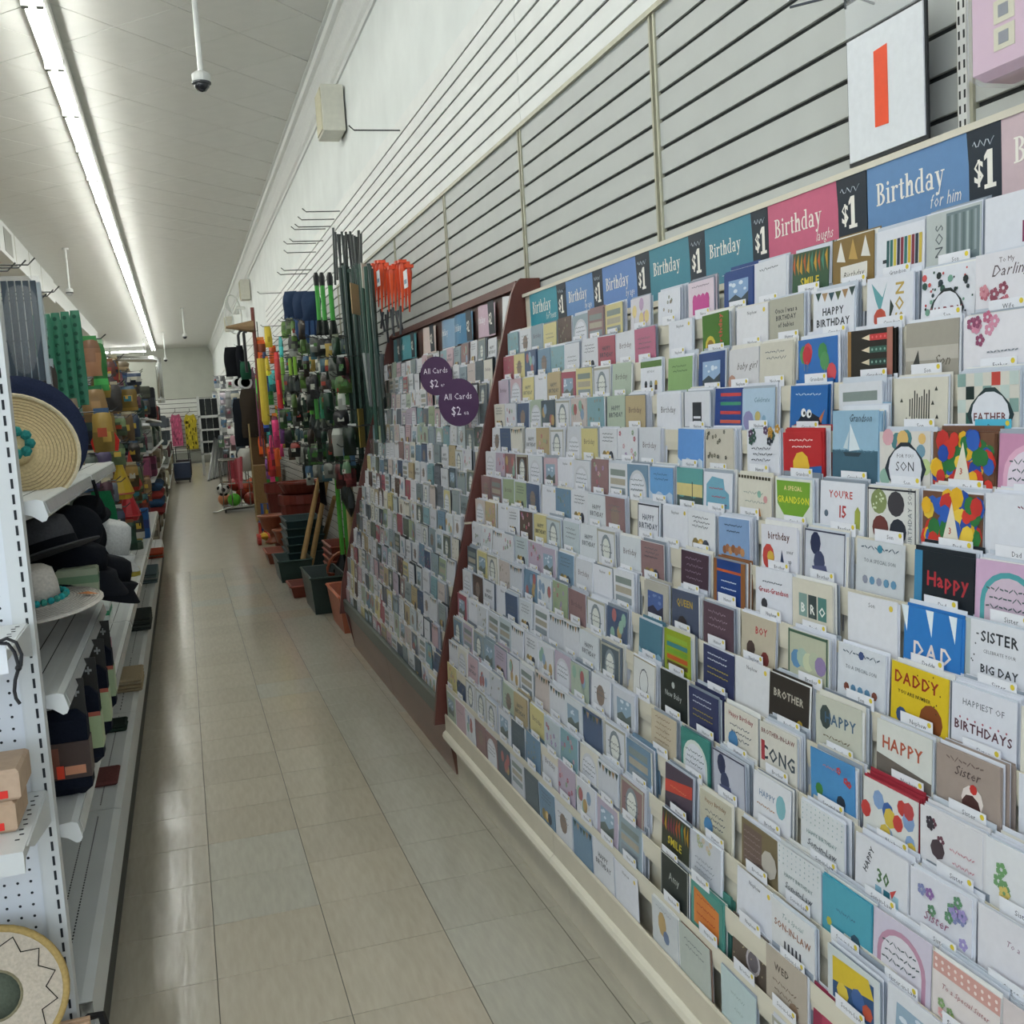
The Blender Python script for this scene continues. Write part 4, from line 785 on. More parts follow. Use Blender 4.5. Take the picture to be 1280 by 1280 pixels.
# ================================================================== left: gondola shelving
M_GON = mat('white_shelf_paint', 'cfd1cf', rough=.38, var=.05, scale=5)
M_PEG = mat('white_pegboard', 'd9dcdf', rough=.5, var=.03, scale=8)
M_KICK = mat('dark_kick', '3f403c', rough=.6, var=.08)
M_HOLE = mat('dark_hole', '23262a', rough=.9, var=0)
M_WIRE = mat('dark_wire', '3c3e40', rough=.35, metal=.6, var=.03)
M_CHROME = mat('bright_wire', 'b9bbb8', rough=.25, metal=.9, var=.03)
GX, FX = -.745, -.28
Y0, SEC = 2.36, 1.219
def shelf_mesh(depth, length, ang=True):
    # deck with ribs, down-turned lip that kicks out, and end cheeks
    m = MB()
    m.prism([(-depth, 0), (-.045, 0), (-.045, -.004), (-depth, -.02)], 'y', 0, length)
    m.prism([(-.045, .0), (-.02, .003), (-.008, -.002), (0, -.034), (-.004, -.038), (-.02, -.012), (-.045, -.008)], 'y', 0, length)
    for y in (0, length-.003):
        m.prism([(-depth, .0005), (-.045, .0005), (-.02, .0035), (-.007, -.001), (.0008, -.034), (-.004, -.043), (-.012, -.045), (-.03, -.031), (-.06, -.022), (-.12, -.02), (-depth, -.045)], 'y', y-.001, y+.002)
    return m
go = thing('gondola_shelving', 'white metal gondola shelving with hats and gloves along the aisle', 'shelving')
for k in range(8):
    y = Y0+k*SEC
    MB().box(GX, y+.001, .17, GX+.02, y+SEC-.001, 2.05).build('back_panel', M_PEG, go)
    MB().box(GX+.02, y-.015, 0, GX+.05, y+.015, 2.12).build('upright', M_GON, go)
def shelf(z, k, depth=None):
    o = shelf_mesh(FX-GX-.03 if depth is None else depth, SEC-.004).build('shelf', M_GON, go, (FX, Y0+k*SEC+.002, z))
    # slot lines along the shelf edge
    m = MB()
    for x in (-.075, -.115): m.box(x-.0012, .02, .0002, x+.0012, SEC-.03, .0006)
    m.build('slot_line', M_HOLE, o); MB().prism([(.0012, -.03), (-.0066, -.004), (-.0052, -.0035), (.0026, -.0295)], 'y', .02, SEC-.03).build('price_channel', mat('clear_channel', 'c6c8c6', rough=.15, var=.04), o)
    return o
S1, S2, S3, DK = 1.30, .885, .6, .195
shelf(S1, 0); shelf(S1, 1); shelf(S2, 0)
for k in range(7): shelf(S3, k)
for k in range(8):
    y = Y0+k*SEC
    o = MB().prism([(GX+.02, DK-.004), (GX+.02, DK), (FX-.04, DK), (FX-.018, DK-.006), (FX-.008, DK-.085), (FX-.012, DK-.085), (FX-.022, DK-.01), (FX-.04, DK-.004)], 'y', y+.002, y+SEC-.002).build('base_deck', M_GON, go)
    m = MB(); n = 64 if k < 2 else 20
    for x in (FX-.085, FX-.12):
        for q in range(n):
            yy = y+.05+q*(SEC-.1)/n; m.box(x-.0018, yy, DK+.0002, x+.0018, yy+.55*(SEC-.1)/n, DK+.0006)
    m.build('perforation', M_HOLE, o)['kind'] = 'stuff'
    MB().box(FX-.02, y+.001, 0, FX-.015, y+SEC-.001, DK-.09).build('kick_plate', M_KICK, go)
MB().box(FX-.1, Y0-.004, DK-.06, FX-.015, Y0, DK-.002).build('end_bracket', M_CHROME, go)
# end unit facing the shop front
ec = thing('end_display', 'white pegboard end display facing the shop front with slotted upright', 'shelving')
EY, EX = 2.32, -.322
MB().box(-1.25, EY, .12, EX-.036, EY+.02, 2.3).build('pegboard', M_PEG, ec)
h = MB()
for i in range(16):
    for j in range(78):
        x = EX-.062-i*.0254; z = .2+j*.0254
        h.add([(x+.0032*math.cos(q*1.047), EY-.0004, z+.0032*math.sin(q*1.047)) for q in range(6)], [(0, 1, 2, 3, 4, 5)])
h.build('peg_holes', M_HOLE, ec)['kind'] = 'stuff'
up = MB().box(EX-.036, EY-.012, 0, EX, EY+.03, 2.3).build('upright', M_GON, ec)
MB().box(EX-.041, EY-.006, .12, EX-.037, EY, 2.3).build('edge_strip', M_GON, ec)
h = MB()
for j in range(66): h.box(EX-.0145, EY-.0128, .12+j*.0319, EX-.0095, EY-.0118, .12+j*.0319+.02)
h.build('slots', M_HOLE, up)['kind'] = 'stuff'
for z, dp in ((.7, .345), (1.055, .3)):
    o = MB().prism([(EY-dp, z), (EY-.014, z), (EY-.014, z-.02), (EY-dp+.02, z-.02), (EY-dp+.002, z-.04), (EY-dp, z-.04)], 'x', -1.2, EX-.012)
    o = o.prism([(EY-dp+.03, z-.002), (EY-.014, z-.002), (EY-.014, z-.07), (EY-dp+.1, z-.03)], 'x', EX-.012, EX-.008).build('shelf', M_GON, ec)
    m = MB()
    for q in range(10): m.box(EX-.03-.004*(q % 2), EY-.05-q*.026, z+.0003, EX-.022-.004*(q % 2), EY-.045-q*.026, z+.0008)
    m.build('slots', M_HOLE, o)['kind'] = 'stuff'
MB().box(-1.2, EY-.4, .02, EX-.01, EY-.012, .16).build('base_deck', M_GON, ec)
# cord loop tied on the upper shelf
p0 = at(2, 800, Y=EY-.1)
cpts = [(-3, 803), (8, 798), (20, 803), (27, 818), (26, 832), (23, 836), (19, 850), (18, 864), (20, 873), (25, 880)]
cpts2 = [(-3, 804), (10, 805), (18, 815), (22, 828), (24, 836)]
t = thing('tie_cord', 'black looped cord hanging knotted from the upper end shelf', 'cord', at(23, 835, Y=EY-.31))
org = Vector(t.location)
for pts in (cpts, cpts2): MB().tube([Vector(at(x, y, Y=EY-.31))-org for x, y in pts], .0032, '17171a', 6).build('loop', V_PLAST, t)
MB().ball((0, 0, 0), .006, '17171a', 8, 6).build('knot', V_PLAST, t)
tag(MB().box(0, 0, 0, .03, .001, .055, 'e9ecef').build('price_ticket', V_PAPER, None, at(-12, 845, Y=EY-.303)), 'white price ticket on the upper end shelf edge', 'ticket')
# two small kraft boxes on the lower end shelf
for k, (dz, dx, c, nm) in enumerate(((.0, 0, 'b59a80', 'lower'), (.0605, .012, 'b89f88', 'upper'))):
    b = thing('soap_box', '%s tan wrapped box with red price sticker on the lower end shelf' % nm, 'box', (EX-.064+dx, EY-.17, .7+dz), group='tan boxes on the end shelf')
    MB().bevbox(-.09, -.07, .0005, .03, .07, .06, .006, c).build('body', V_MATTE, b)
    MB().box(-.04, -.072, .008, .008, -.0703, .022, 'd8352c').build('price_sticker', V_PAPER, b)
    MB().box(-.09, -.0706, .03, -.02, -.0701, .052, 'd3c2ad').build('paper_band', V_PAPER, b)
# round cream hat leaning at the foot of the end unit
hc = at(-6, 1245, Y=EY-.1)
t = thing('sun_hat', 'cream flat hat with tan rim and black zigzag stitching, at the end display foot', 'hat', hc, (math.radians(82), 0, 0))
MB().lathe([(.05, -.004), (.128, 0), (.128, .003), (.05, .004), (.05, -.004)], n=40, col='c4b7a4', caps=False).build('brim', V_FABRIC, t)
MB().tube([(.133*math.cos(q*.157), .133*math.sin(q*.157), 0) for q in range(40)], .0075, 'b59a62', 6, True).build('rim', V_FABRIC, t, smooth=True)
MB().tube([(.05*math.cos(q*.2618), .05*math.sin(q*.2618), .003) for q in range(24)], .003, '8a8268', 5, True).build('crown_edge', V_FABRIC, t)
MB().lathe([(.049, .0), (.047, -.05), (.035, -.075), (.0, -.08)], n=24, col='5f6658').build('crown', V_FABRIC, t, smooth=True)
zz = [((.118 if q % 2 else .095)*math.cos(q*6.2832/26), (.118 if q % 2 else .095)*math.sin(q*6.2832/26), .0045) for q in range(26)]
MB().tube(zz, .0013, '262422', 4, True).build('zigzag_stitch', V_FABRIC, t)
t = thing('wooden_crate', 'small pale wooden crate with grey stamp beside the deck corner', 'crate', at(88, 1285, Y=EY-.06))
for q in range(3): MB().box(-.05, -.03+q*.011, -.05, .04, -.021+q*.011, .012+q*.003, 'c2a182').build('slat', V_MATTE, t)
MB().box(-.03, -.031, -.02, .0, -.0302, -.002, '8a7d74').build('stamp', V_MATTE, t)
t = thing('black_clip', 'black plastic clip by the corner of the base deck', 'clip', at(120, 1276, Y=EY-.02))
MB().tube([(-.03, 0, -.03), (-.028, 0, .0), (-.012, 0, .012), (.012, 0, .012), (.02, 0, -.03)], .009, '141416', 6).build('arm', V_PLAST, t)

# ---- hats
def hat(name, label, loc, rot, rb, rc, hc, col, band=None, droop=.0, cat='hat', group='hats on the aisle shelves', rings=False, n=36):
    t = thing(name, label, cat, loc, rot, group)
    MB().lathe([(rc, .004), (rc*1.3, -.0+.002), (rb*.8, -droop*.4), (rb, -droop), (rb, -droop-.003), (rb*.8, -droop*.4-.003), (rc, .0)], n=n, col=col).build('brim', V_FABRIC, t, smooth=True)
    MB().lathe([(rc, .0), (rc*.98, hc*.5), (rc*.86, hc*.88), (rc*.6, hc), (0.0, hc*.93)], n=n, col=col).build('crown', V_FABRIC, t, smooth=True)
    if band: MB().lathe([(rc*1.015, .004), (rc*1.01, .026), (rc*.99, .026)], n=n, col=band).build('band', V_FABRIC, t)
    if rings:
        m = MB(); 
        for q in range(1, 12):
            r = rc*1.1+(rb-rc*1.1)*q/12; m.tube([(r*math.cos(a*.2094), r*math.sin(a*.2094), .0015-droop*((r-rc)/(rb-rc))**2*.9) for a in range(30)], .0009, wmul(col, .78), 3, True)
        m.build('weave_ring', V_FABRIC, t)['kind'] = 'stuff'
    return t
def T(t, px, py, **k): t.location = at(px, py, **k); return t
# shelf 1: straw hat and navy hat standing on edge
st_ = hat('straw_hat', 'natural straw hat standing on edge with teal flower, on the top shelf', at(18, 563, Y=2.86), (math.radians(68), math.radians(6), math.radians(14)), .152, .045, .05, 'c8b48a', None, .0, rings=True)
MB().tube([(.152*math.cos(q*.157), .152*math.sin(q*.157), 0) for q in range(40)], .005, 'd0c3a4', 5, True).build('rim', V_FABRIC, st_)
m = MB()
for q in range(8): m.ball((.03*math.cos(q*.785), .03*math.sin(q*.785), .05), .014, '2f7f7a', 7, 5)
m.build('teal_flower', V_FABRIC, st_)
hat('sun_hat', 'navy blue wide hat standing behind the straw hat, top shelf', at(24, 545, Y=3.06), (math.radians(70), math.radians(6), math.radians(14)), .175, .06, .06, '232a40')
for q in range(4):
    tag(MB().lathe([(.11, 0), (.115, .003), (.11, .007), (.03, .01)], n=24, col=['9a7f5a', 'b09a76', '7d4f3a', '8f8a80'][q], sx=.9).build('flat_hat', V_FABRIC, None, (-.43+.005*q, 3.2, S1+.0005+q*.0105)), ['tan', 'pale tan', 'rust brown', 'grey'][q]+' flattened woven hat in the small pile, top shelf', 'hat', 'flattened hats piled on the top shelf')
hat('cap', 'grey folded cap lying past the hat pile, top shelf', (-.40, 3.42, S1+.03), (0, .2, .4), .09, .07, .05, '77756f')
# shelf 2
hh = hat('straw_hat', 'pale straw hat with teal pompom trim and orange leaf, middle shelf', at(46, 752, Y=2.66), (math.radians(6), math.radians(-4), 0), .148, .055, .085, 'c4bdb3', None, .012, rings=True)
m = MB()
for q in range(26):
    a = q*6.2832/26; m.ball((.067*math.cos(a), .067*math.sin(a), .01), .0085, ['2f9a9a', '3f8f80'][q % 2], 6, 4)
m.build('pompom_trim', V_FABRIC, hh)['kind'] = 'stuff'
MB().add([(.09, -.01, .006), (.115, -.022, .003), (.14, -.01, -.004), (.115, .0, .004)], [(0, 1, 2, 3)], 'b5764a').build('leaf_motif', V_FABRIC, hh)
hh['label'] = 'pale straw hat with teal pompom trim and orange leaf, middle shelf'
hat('sun_hat', 'big black drooping hat under the grey fedora, middle shelf', at(92, 708, Y=3.02), (0, math.radians(14), 0), .15, .085, .07, '12141a', droop=.05)
hat('fedora', 'charcoal grey fedora with black band on the black hat, middle shelf', at(62, 690, Y=2.84), (math.radians(-8), math.radians(-14), 0), .125, .072, .09, '4a4a4c', '15161a')
hat('cap', 'round black cap behind the grey fedora, middle shelf', at(92, 668, Y=3.12), (math.radians(60), 0, .5), .08, .07, .07, '15171c')
hat('sun_hat', 'black brimmed cap lying at the far end of the middle shelf', at(128, 722, Y=3.3), (0, math.radians(18), .2), .12, .08, .07, '14161b', droop=.05)
hat('bucket_hat', 'white bucket hat past the black hats, beyond the middle shelf', at(132, 690, Y=3.75), (0, math.radians(16), 0), .12, .075, .11, 'b9bab8', droop=.04)
tag(MB().bevbox(-.05, -.03, 0, .05, .03, .07, .004, '8f967c').box(-.051, -.031, .03, .051, .031, .05, '5f7a5a').build('sock_pack', V_PAPER, None, at(100, 742, Y=2.92)), 'folded green and cream sock pack tucked under the black hat', 'pack')

# ---- glove packs on shelf 3
def glove_pack(label, px, py, Y, label_col, kind, rz=0):
    p = at(px, py, Y=Y); p.z = max(p.z, S3+.001)
    t = thing('glove_pack', label, 'gloves', (p.x, Y, S3+.001), (0, 0, rz), 'dark glove packs on the lower shelf')
    m = MB().bevbox(-.055, -.03, 0, .055, .03, .2, .02, '171b26'); m.build('gloves', V_FABRIC, t)
    b = MB().box(-.057, -.034, .045, .057, .034, .13, label_col)
    if kind:
        for q, s in enumerate(('HEAVY', 'DUTY', 'GLOVES')):
            V, F, tw = text_geo(s, .018, 1, 0, .8); b.add([(a-tw/2, -.0345, .1-q*.022+bb) for a, bb in V], F, '2f4a34')
        b.lathe([(.016, -.0348), (.016, -.0342)], (-.03, 0, .118), '3f5f4a', 10, 'y')
        b.box(-.057, -.0346, .127, .057, -.034, .138, 'a85a4a')
    else:
        b.box(-.05, -.0346, .05, -.01, -.0341, .12, '7a4a3a'); b.box(0, -.0346, .055, .045, -.0341, .075, 'c98a6a')
    b.build('label_band', V_PAPER, t)
    hd = MB().box(.015, -.004, .16, .055, .0, .27, '26241f'); hd.box(.028, -.0045, .235, .044, -.0041, .241, '8f9290').box(.034, -.0045, .228, .038, -.0041, .248, '8f9290'); hd.build('hang_card', V_PAPER, t)
    return t
glove_pack('dark glove pack with photo label, beside the slotted upright', 88, 1000, 2.56, '4a3a34', 0)
glove_pack('dark glove pack with green label, second from the upright', 104, 960, 2.78, '9fae86', 1)
glove_pack('dark glove pack with green label, third from the upright', 116, 930, 3.02, 'a5b38c', 1)
glove_pack('dark glove pack with green label, farthest from the upright', 124, 900, 3.3, '9aa987', 1)
MB_ = MB
tag(MB().box(0, 0, 0, .016, .0008, .03, 'd8452c').build('price_sticker', V_PAPER, None, at(72, 975, Y=2.515)), 'small orange price sticker on the first glove pack', 'sticker')
# ---- things farther along shelf 3
def jar(label, px, py, X, h, r, col, lid, z=S3, cat='jar'):
    d = ray(px, py); Yv = X*d.y/d.x
    t = thing('jar', label, cat, (X, Yv, z+.001), group='jars and tubs on the lower shelf')
    MB().lathe([(r*.95, 0), (r, .005), (r, h*.8), (r*.75, h*.88), (r*.75, h*.9)], n=14, col=col).build('body', V_PLAST, t, smooth=True)
    MB().lathe([(r*.85, h*.88), (r*.85, h), (0, h)], n=14, col=lid).build('lid', V_PLAST, t)
    return t
jar('clear jar with blue liquid on the lower shelf edge', 158, 735, -.32, .09, .034, '7f9ac0', 'b5bab8')
for k, (px, py, nm) in enumerate(((165, 705, 'nearest'), (175, 712, 'middle'), (173, 695, 'farthest'))):
    jar('yellow-lidded tub, %s of the three by the green box' % nm, px, py, -.33-.05*k, .05, .042, 'a8983a', 'c2a62c')
jar('dark green lidded tub beside the yellow tubs', 171, 685, -.36, .06, .045, '4a5a4a', '1f4a3c')
def carton(name, label, loc, sx, sy, sz, col, cat='box', group=None, stripe=None, rz=0, m=None):
    t = thing(name, label, cat, loc, (0, 0, rz), group)
    MB().bevbox(-sx/2, -sy/2, 0, sx/2, sy/2, sz, min(sx, sy, sz)*.06, col).build('body', m or V_MATTE, t)
    if stripe: MB().box(-sx/2-.0008, -sy/2-.0008, sz*.35, sx/2+.0008, sy/2+.0008, sz*.65, stripe).build('label_band', V_PAPER, t)
    return t
carton('soap_carton', 'green and white striped carton on the lower shelf', (-.44, 4.95, S3+.001), .14, .2, .07, 'd3d9d4', stripe='2f8a5f')
carton('plastic_box', 'pink plastic box on the lower shelf past the hats', (-.38, 4.05, S3+.001), .12, .22, .06, 'a8506f', stripe='c98aa0')
carton('plastic_box', 'clear shoebox with pale lid on the lower shelf', (-.5, 6.2, S3+.001), .2, .5, .11, '8f8a78', stripe='b5a88a')
carton('drink_pack', 'blue pack standing on the lower shelf far end', (-.33, 8.4, S3+.001), .08, .2, .22, '2f5f9a', stripe='2a3f7a')
carton('mug_box', 'red round-fronted box beside the green tub', (-.5, 5.5, S3+.001), .07, .1, .09, '8a2f38')
for k in range(6):
    carton('gift_box', '%s grey patterned box in the row on the lower shelf' % ORD[k+1], (-.56, 6.9+k*.6, S3+.001), .22, .45, .12+.03*(k % 2), ['8a8578', '6f6a62', '9a968a', '5f5a58', 'a39c8c', '7a7468'][k], group='patterned boxes on the lower shelf', stripe=['4a4640', '3f3c3a'][k % 2])
# ---- on the base deck
def cloth(name, label, loc, sx, sy, n, cols, cat='cloth', rz=0):
    t = thing(name, label, cat, loc, (0, 0, rz))
    for q in range(n): MB().bevbox(-sx/2+R.uniform(-.01, .01), -sy/2+R.uniform(-.01, .01), q*.016, sx/2, sy/2, q*.016+.0155, .007, cols[q % len(cols)]).build('fold', V_FABRIC, t)
    return t
cloth('picture_pack', 'flat reddish picture pack lying on the base deck', (-.42, 3.9, DK+.001), .2, .2, 1, ['6a3f3c'])
cloth('glove_bundle', 'bundle of beige garden gloves on the base deck', (-.36, 5.3, DK+.001), .16, .3, 4, ['a8977a', '9a8a6c', 'b0a084'])
cloth('net_bundle', 'dark bundle of netting on the base deck', (-.36, 6.9, DK+.001), .16, .4, 5, ['3a3f3c', '4a4f4a'])
cloth('folded_tarp', 'dark green folded tarp on the base deck', (-.42, 4.55, DK+.001), .2, .12, 2, ['2f3f34', '26302a'])
cloth('towel_pile', 'pile of grey and teal towels on the base deck', (-.38, 9.0, DK+.001), .2, .6, 5, ['6f7f80', '5a6a70', '8a8f88'])
cloth('red_tray', 'orange red tray with dark handle on the base deck', (-.36, 10.6, DK+.001), .2, .5, 3, ['a8482f', '8f8478'])
cloth('kraft_sheet', 'upright kraft sheet leaning on the base deck', (-.5, 4.75, DK+.001), .02, .3, 9, ['8f8262'])

# ---- peg goods above the top shelf
def hook(parent, p, length=.24, m=M_WIRE, sgn=1, r=.0028):
    """wire peg from the board outwards (towards the aisle, sgn=+1 is +x)"""
    MB().tube([(p[0], p[1], p[2]), (p[0]+sgn*length*.9, p[1], p[2]-.004), (p[0]+sgn*length, p[1], p[2]+.022)], r, '3c3e40', 4).build('peg_hook', m, parent)
def pillow(w, h, t, col, print_=None, n=8, gather=.25):
    """filled bag hanging by its gathered top: flat at the seams, fat in the middle, patchy printed film; faces -y; origin at top centre"""
    m = MB(); g = [R.uniform(-1, 1) for _ in range(6)]
    cols = [col, col, wmul(col, 1.15), wmul(col, .8)]+(list(print_) if print_ else [])
    cuts = sorted(R.random() for _ in range(3)); bc = [R.choice(cols) for _ in range(4)]; bl = R.choice(cols); bu, bv = R.uniform(.15, .5), R.uniform(.2, .55)
    def fc(i, j):
        u, v = (i+.5)/n, (j+.5)/n
        return bl if bu < u < bu+.4 and bv < v < bv+.28 else bc[sum(v > c for c in cuts)]
    for s in (-1, 1):
        vs = []
        for j in range(n+1):
            for i in range(n+1):
                u, v = i/n, j/n; b = (max(0, math.sin(math.pi*u))**.75)*(max(0, math.sin(math.pi*(v**.8)))**.7)
                wid = 1-gather*max(0, 1-v*4)**1.5-.1*max(0, v-.85)*4*abs(g[0])+.05*math.sin(v*9+g[1]*3)
                y = s*(t/2*b*(1+.22*math.sin(u*7+g[2]*3)*math.sin(v*8+g[3]*3))+.0005)
                vs.append(((u-.5)*w*wid+.04*w*g[4]*v, y, -v*h))
        o = len(m.v); m.v += vs
        for j in range(n):
            for i in range(n):
                a = o+j*(n+1)+i; q = (a, a+1, a+n+2, a+n+1); m.f.append(q if s > 0 else q[::-1]); m.c.append(lin(fc(i, j) if print_ else col))
    return m
PRN = ['b8b5a4', '8a3a34', '3f5f7a', 'a8904a', '2a2a2c', '5a7a5a', 'c8c6bc']
def hang(name, label, loc, w, h, t, col, cat='bag', group=None, head=None, rz=0, film=True, dots=None, m=None, spot=None, to=None):
    """to: world x of the board the hook is fixed in"""
    o = thing(name, label, cat, loc, (0, 0, rz), group)
    pr = None
    if m is None and dots is None: pr = [wmul(col, .55), wmul(col, 1.35)]+([R.choice(PRN)] if spot else [])
    pillow(w, h, t, col, pr).build('pouch', m or V_PLAST, o, smooth=True)
    if head: MB().box(-w*.36, -.003, -h*.06, w*.36, .003, h*.09, head).build('header_card', V_PAPER, o)
    if dots:
        d = MB(); k = int(h/.033)
        for q in range(k): d.add([(.008*math.cos(z*.785), -t/2-.002, -.025-q*.033+.008*math.sin(z*.785)) for z in range(8)], [tuple(range(8))], dots)
        d.build('printed_dots', V_PAPER, o)
    if spot: MB().box(-w*.22, -t/2-.002, -h*.62, w*.22, -t/2-.001, -h*.4, spot).build('label', V_PAPER, o)
    if to is not None:
        dx = to-loc[0]; c_, s_ = math.cos(-rz), math.sin(-rz); e = -.05 if dx > 0 else .05
        MB().tube([(dx*c_, dx*s_, .004), (e*c_, e*s_, 0), (e*1.5*c_, e*1.5*s_, .02)], .003, '3c3e40', 4).build('hang_hook', M_WIRE, o)
    return o
# dark sticks in sleeves
b = thing('stick_pack', 'clear bag of dark grey sticks beside the upright top', 'bag', at(22, 345, Y=3.3))
for q in range(5): MB().box(-.045+q*.019, -.012, -.3, -.03+q*.019, .006, -.015, ['39454f', '2f3a44'][q % 2]).build('stick', V_PLAST, b)
pillow(.12, .32, .05, 'dfe6ea', gather=0).build('sleeve', CLEAR, b, smooth=True)
MB().box(.048, -.014, -.31, .058, .01, -.02, 'aeb8bd').build('printed_edge', V_PAPER, b)
# green spotted pouches in a row
for q in range(5):
    px, py0 = (44, 388) if q == 0 else (44+q*12.2, 388-q*1.5)
    hang('spotted_pouch', 'green spotted long pouch, %s of five from the dark sticks' % ORD[q+1], at(px, py0+6, Y=4.2+.06*q), .042, .34+.03*(q > 2), .03, '2f7358', 'pouch', 'green spotted pouches on the pegs', dots='1d4f3d', rz=-.1)
for q in range(2):
    hang('spotted_pouch', 'short green spotted pouch in the lower peg row, %s' % ['nearer', 'farther'][q], at(78+q*11, 495+3*q, Y=4.35), .05, .26, .03, ['2f7a54', '7a6a55'][q], 'pouch', 'short pouches on the lower pegs', dots='1d5a3d')
for q in range(3):
    hang('clear_bag', 'crinkled clear bag over the navy hat, %s of three' % ORD[q+1], at(22+q*18, 452+q*2, Y=3.5), .055, .2, .04, ['8f98a3', '7d8f9a', '6a5a50'][q], 'bag', 'crinkled clear bags over the hats', head='aab2b6')
hang('net_bag', 'brown coil in a green net bag on the pegs', at(111, 424, Y=5.2), .09, .17, .05, '7d5a42', head='3f8a4a', to=GX+.02)
hang('net_bag', 'tan sponge in a green net bag, lower peg', at(116, 486, Y=5.4), .11, .16, .06, '9a7a4f', head='2f7a4a')
hang('leaf_bag', 'bright green leafy bag beside the brown coil', at(121, 428, Y=5.6), .07, .24, .06, '3f8f4a', head='9fc79f')
for q in range(10):      # empty pegs near the top
    hook(go, (GX+.02, 2.95+q*.28, 1.98+.05*(q % 3)), .26)
# small white tie tags of the lower pegs
r_ = thing('red_bow', 'bright red bow bunch on the pegs above the top shelf', 'bow', at(122, 552, Y=5.3))
for q in range(5):
    MB().prism([(-.03+q*.022, 0), (-.01+q*.022, .04), (.01+q*.022, 0), (.0+q*.022, -.05), (-.02+q*.022, -.05)], 'y', -.012, .012, ['c0322c', 'd0402f'][q % 2]).build('loop', V_FABRIC, r_)
hang('felt_sheet', 'long green felt sheet hanging under the top shelf', at(126, 614, Y=4.9), .11, .3, .02, '1f6a44', 'sheet', m=V_FABRIC)
hang('leaf_bag', 'grass green leafy bundle under the top shelf', at(130, 640, Y=5.0), .09, .13, .05, '3f7f2a', 'bag', m=V_FABRIC)
tag(MB().tube([(0, 0, 0), (.01, 0, -.06), (-.01, 0, -.12), (.0, 0, -.2), (.02, 0, -.24)], .006, '141416', 5).build('black_strap', V_FABRIC, None, at(116, 600, X=FX+.005)), 'black strap hanging over the joint of the top shelf', 'strap')
t = hat('cap', 'black strapped cap dangling below the top shelf joint', at(112, 645, Y=3.55), (.5, 0, 0), .06, .05, .06, '14161a')
# packed wall of hanging toys and bags farther along
TOY = ['3f5550', '5f3a34', '6f5a40', '463d58', '2f4f40', '8a7040', '54343f', '3a4558', '77746a', '4f5a52', '864a30', '3f3c3a', '6a6050', '6f4450', '355a5a', 'a0823c', '5f7050', '5a5f68']
cnt = 0
rows = [(1.9, 5.9, 11.6), (1.72, 5.4, 11.6), (1.54, 5.0, 11.6), (1.36, 4.95, 11.6), (1.18, 4.95, 11.6), (1.0, 5.0, 11.5), (.86, 5.1, 11.5)]
for ri, (z, ya, yb) in enumerate(rows):
    y = ya+R.uniform(0, .1); k = 0
    while y < yb:
        k += 1; col = R.choice(TOY); xx = GX+R.uniform(.12, .42)
        nm = cname(col)
        hang('toy_pack', '%s hanging pack, %s peg row from the top, %s along' % (nm, ORD[ri+1], ORD[k]), (xx, y, z+R.uniform(-.03, .03)), R.uniform(.06, .12), R.uniform(.1, .19), R.uniform(.03, .08), col, 'pack', 'hanging packs on the aisle pegs', to=GX+.02, head=R.choice((None, 'b5b8b0', '8a5a3f', '3f5a7a', 'c2b89a')), rz=R.uniform(-.3, .3), spot=R.choice((None, None, 'c9c4b0', 'a8482f', 'd0b04a', '3f7f8a')))
        y += R.uniform(.2, .32)
# red and yellow pennant-like bags that stand out
for px, py, c, c2, nm in ((150, 590, 'c2a22c', 'a84a2c', 'yellow cone bag pointing up'), (163, 585, 'b0352c', 'a82f2a', 'red cone bag hanging'), (160, 620, 'a8242c', 'c0383a', 'crimson flared bag low')):
    t = thing('party_cone', nm+' among the aisle packs', 'bag', at(px, py, X=-.36))
    MB().lathe([(.001, .12), (.03, .0), (.07, -.12), (.05, -.16)], n=10, col=c).build('cone', V_PLAST, t); MB().lathe([(.06, -.1), (.072, -.13), (.05, -.14)], n=10, col=c2).build('hem', V_PLAST, t)

# ---- second run: deep shelves with boxes and folded goods
G2Y0, G2Y1 = 12.3, 21.6
g2 = thing('gondola_shelving', 'farther shelving unit stacked with boxes, bags and folded covers', 'shelving')
MB().box(GX-.02, G2Y0, 0, GX+.02, G2Y1, 1.75).build('back_panel', M_PEG, g2)
LV = [.12, .44, .85, 1.18, 1.55]
for z in LV:
    MB().prism([(GX, z), (FX-.06, z), (FX-.045, z-.03), (FX-.06, z-.035), (GX, z-.025)], 'y', G2Y0, G2Y1).build('shelf', M_GON, g2)
    MB().box(GX, G2Y0, z-.06, FX-.08, G2Y0+.004, z-.02).build('end_bracket', M_GON, g2)
for y in (G2Y0, G2Y0+2.4, G2Y0+4.8, G2Y0+7.2): MB().box(GX+.02, y-.02, 0, GX+.05, y+.02, 1.75).build('upright', M_GON, g2)
MB().box(FX-.1, G2Y0, 0, FX-.09, G2Y1, .15).build('kick_plate', M_KICK, g2)
G2 = [['8f8a78', '6a655a', '7a7468', '55524a'], ['8f8a78', '6a655a', '5a4a44', '7a7468'], ['a08f78', '8a4a66', '5a4a3a', 'b5ae98'], ['c6c4b0', '4a5a50', '3f6a4a', '8a8f8a'], ['7a2f2f', '8a3434', '2c2f33', '6a6f66']]
WD = [['red', 'blue'], ['cream', 'grey'], ['tan', 'plum'], ['ivory', 'green'], ['maroon', 'black']]
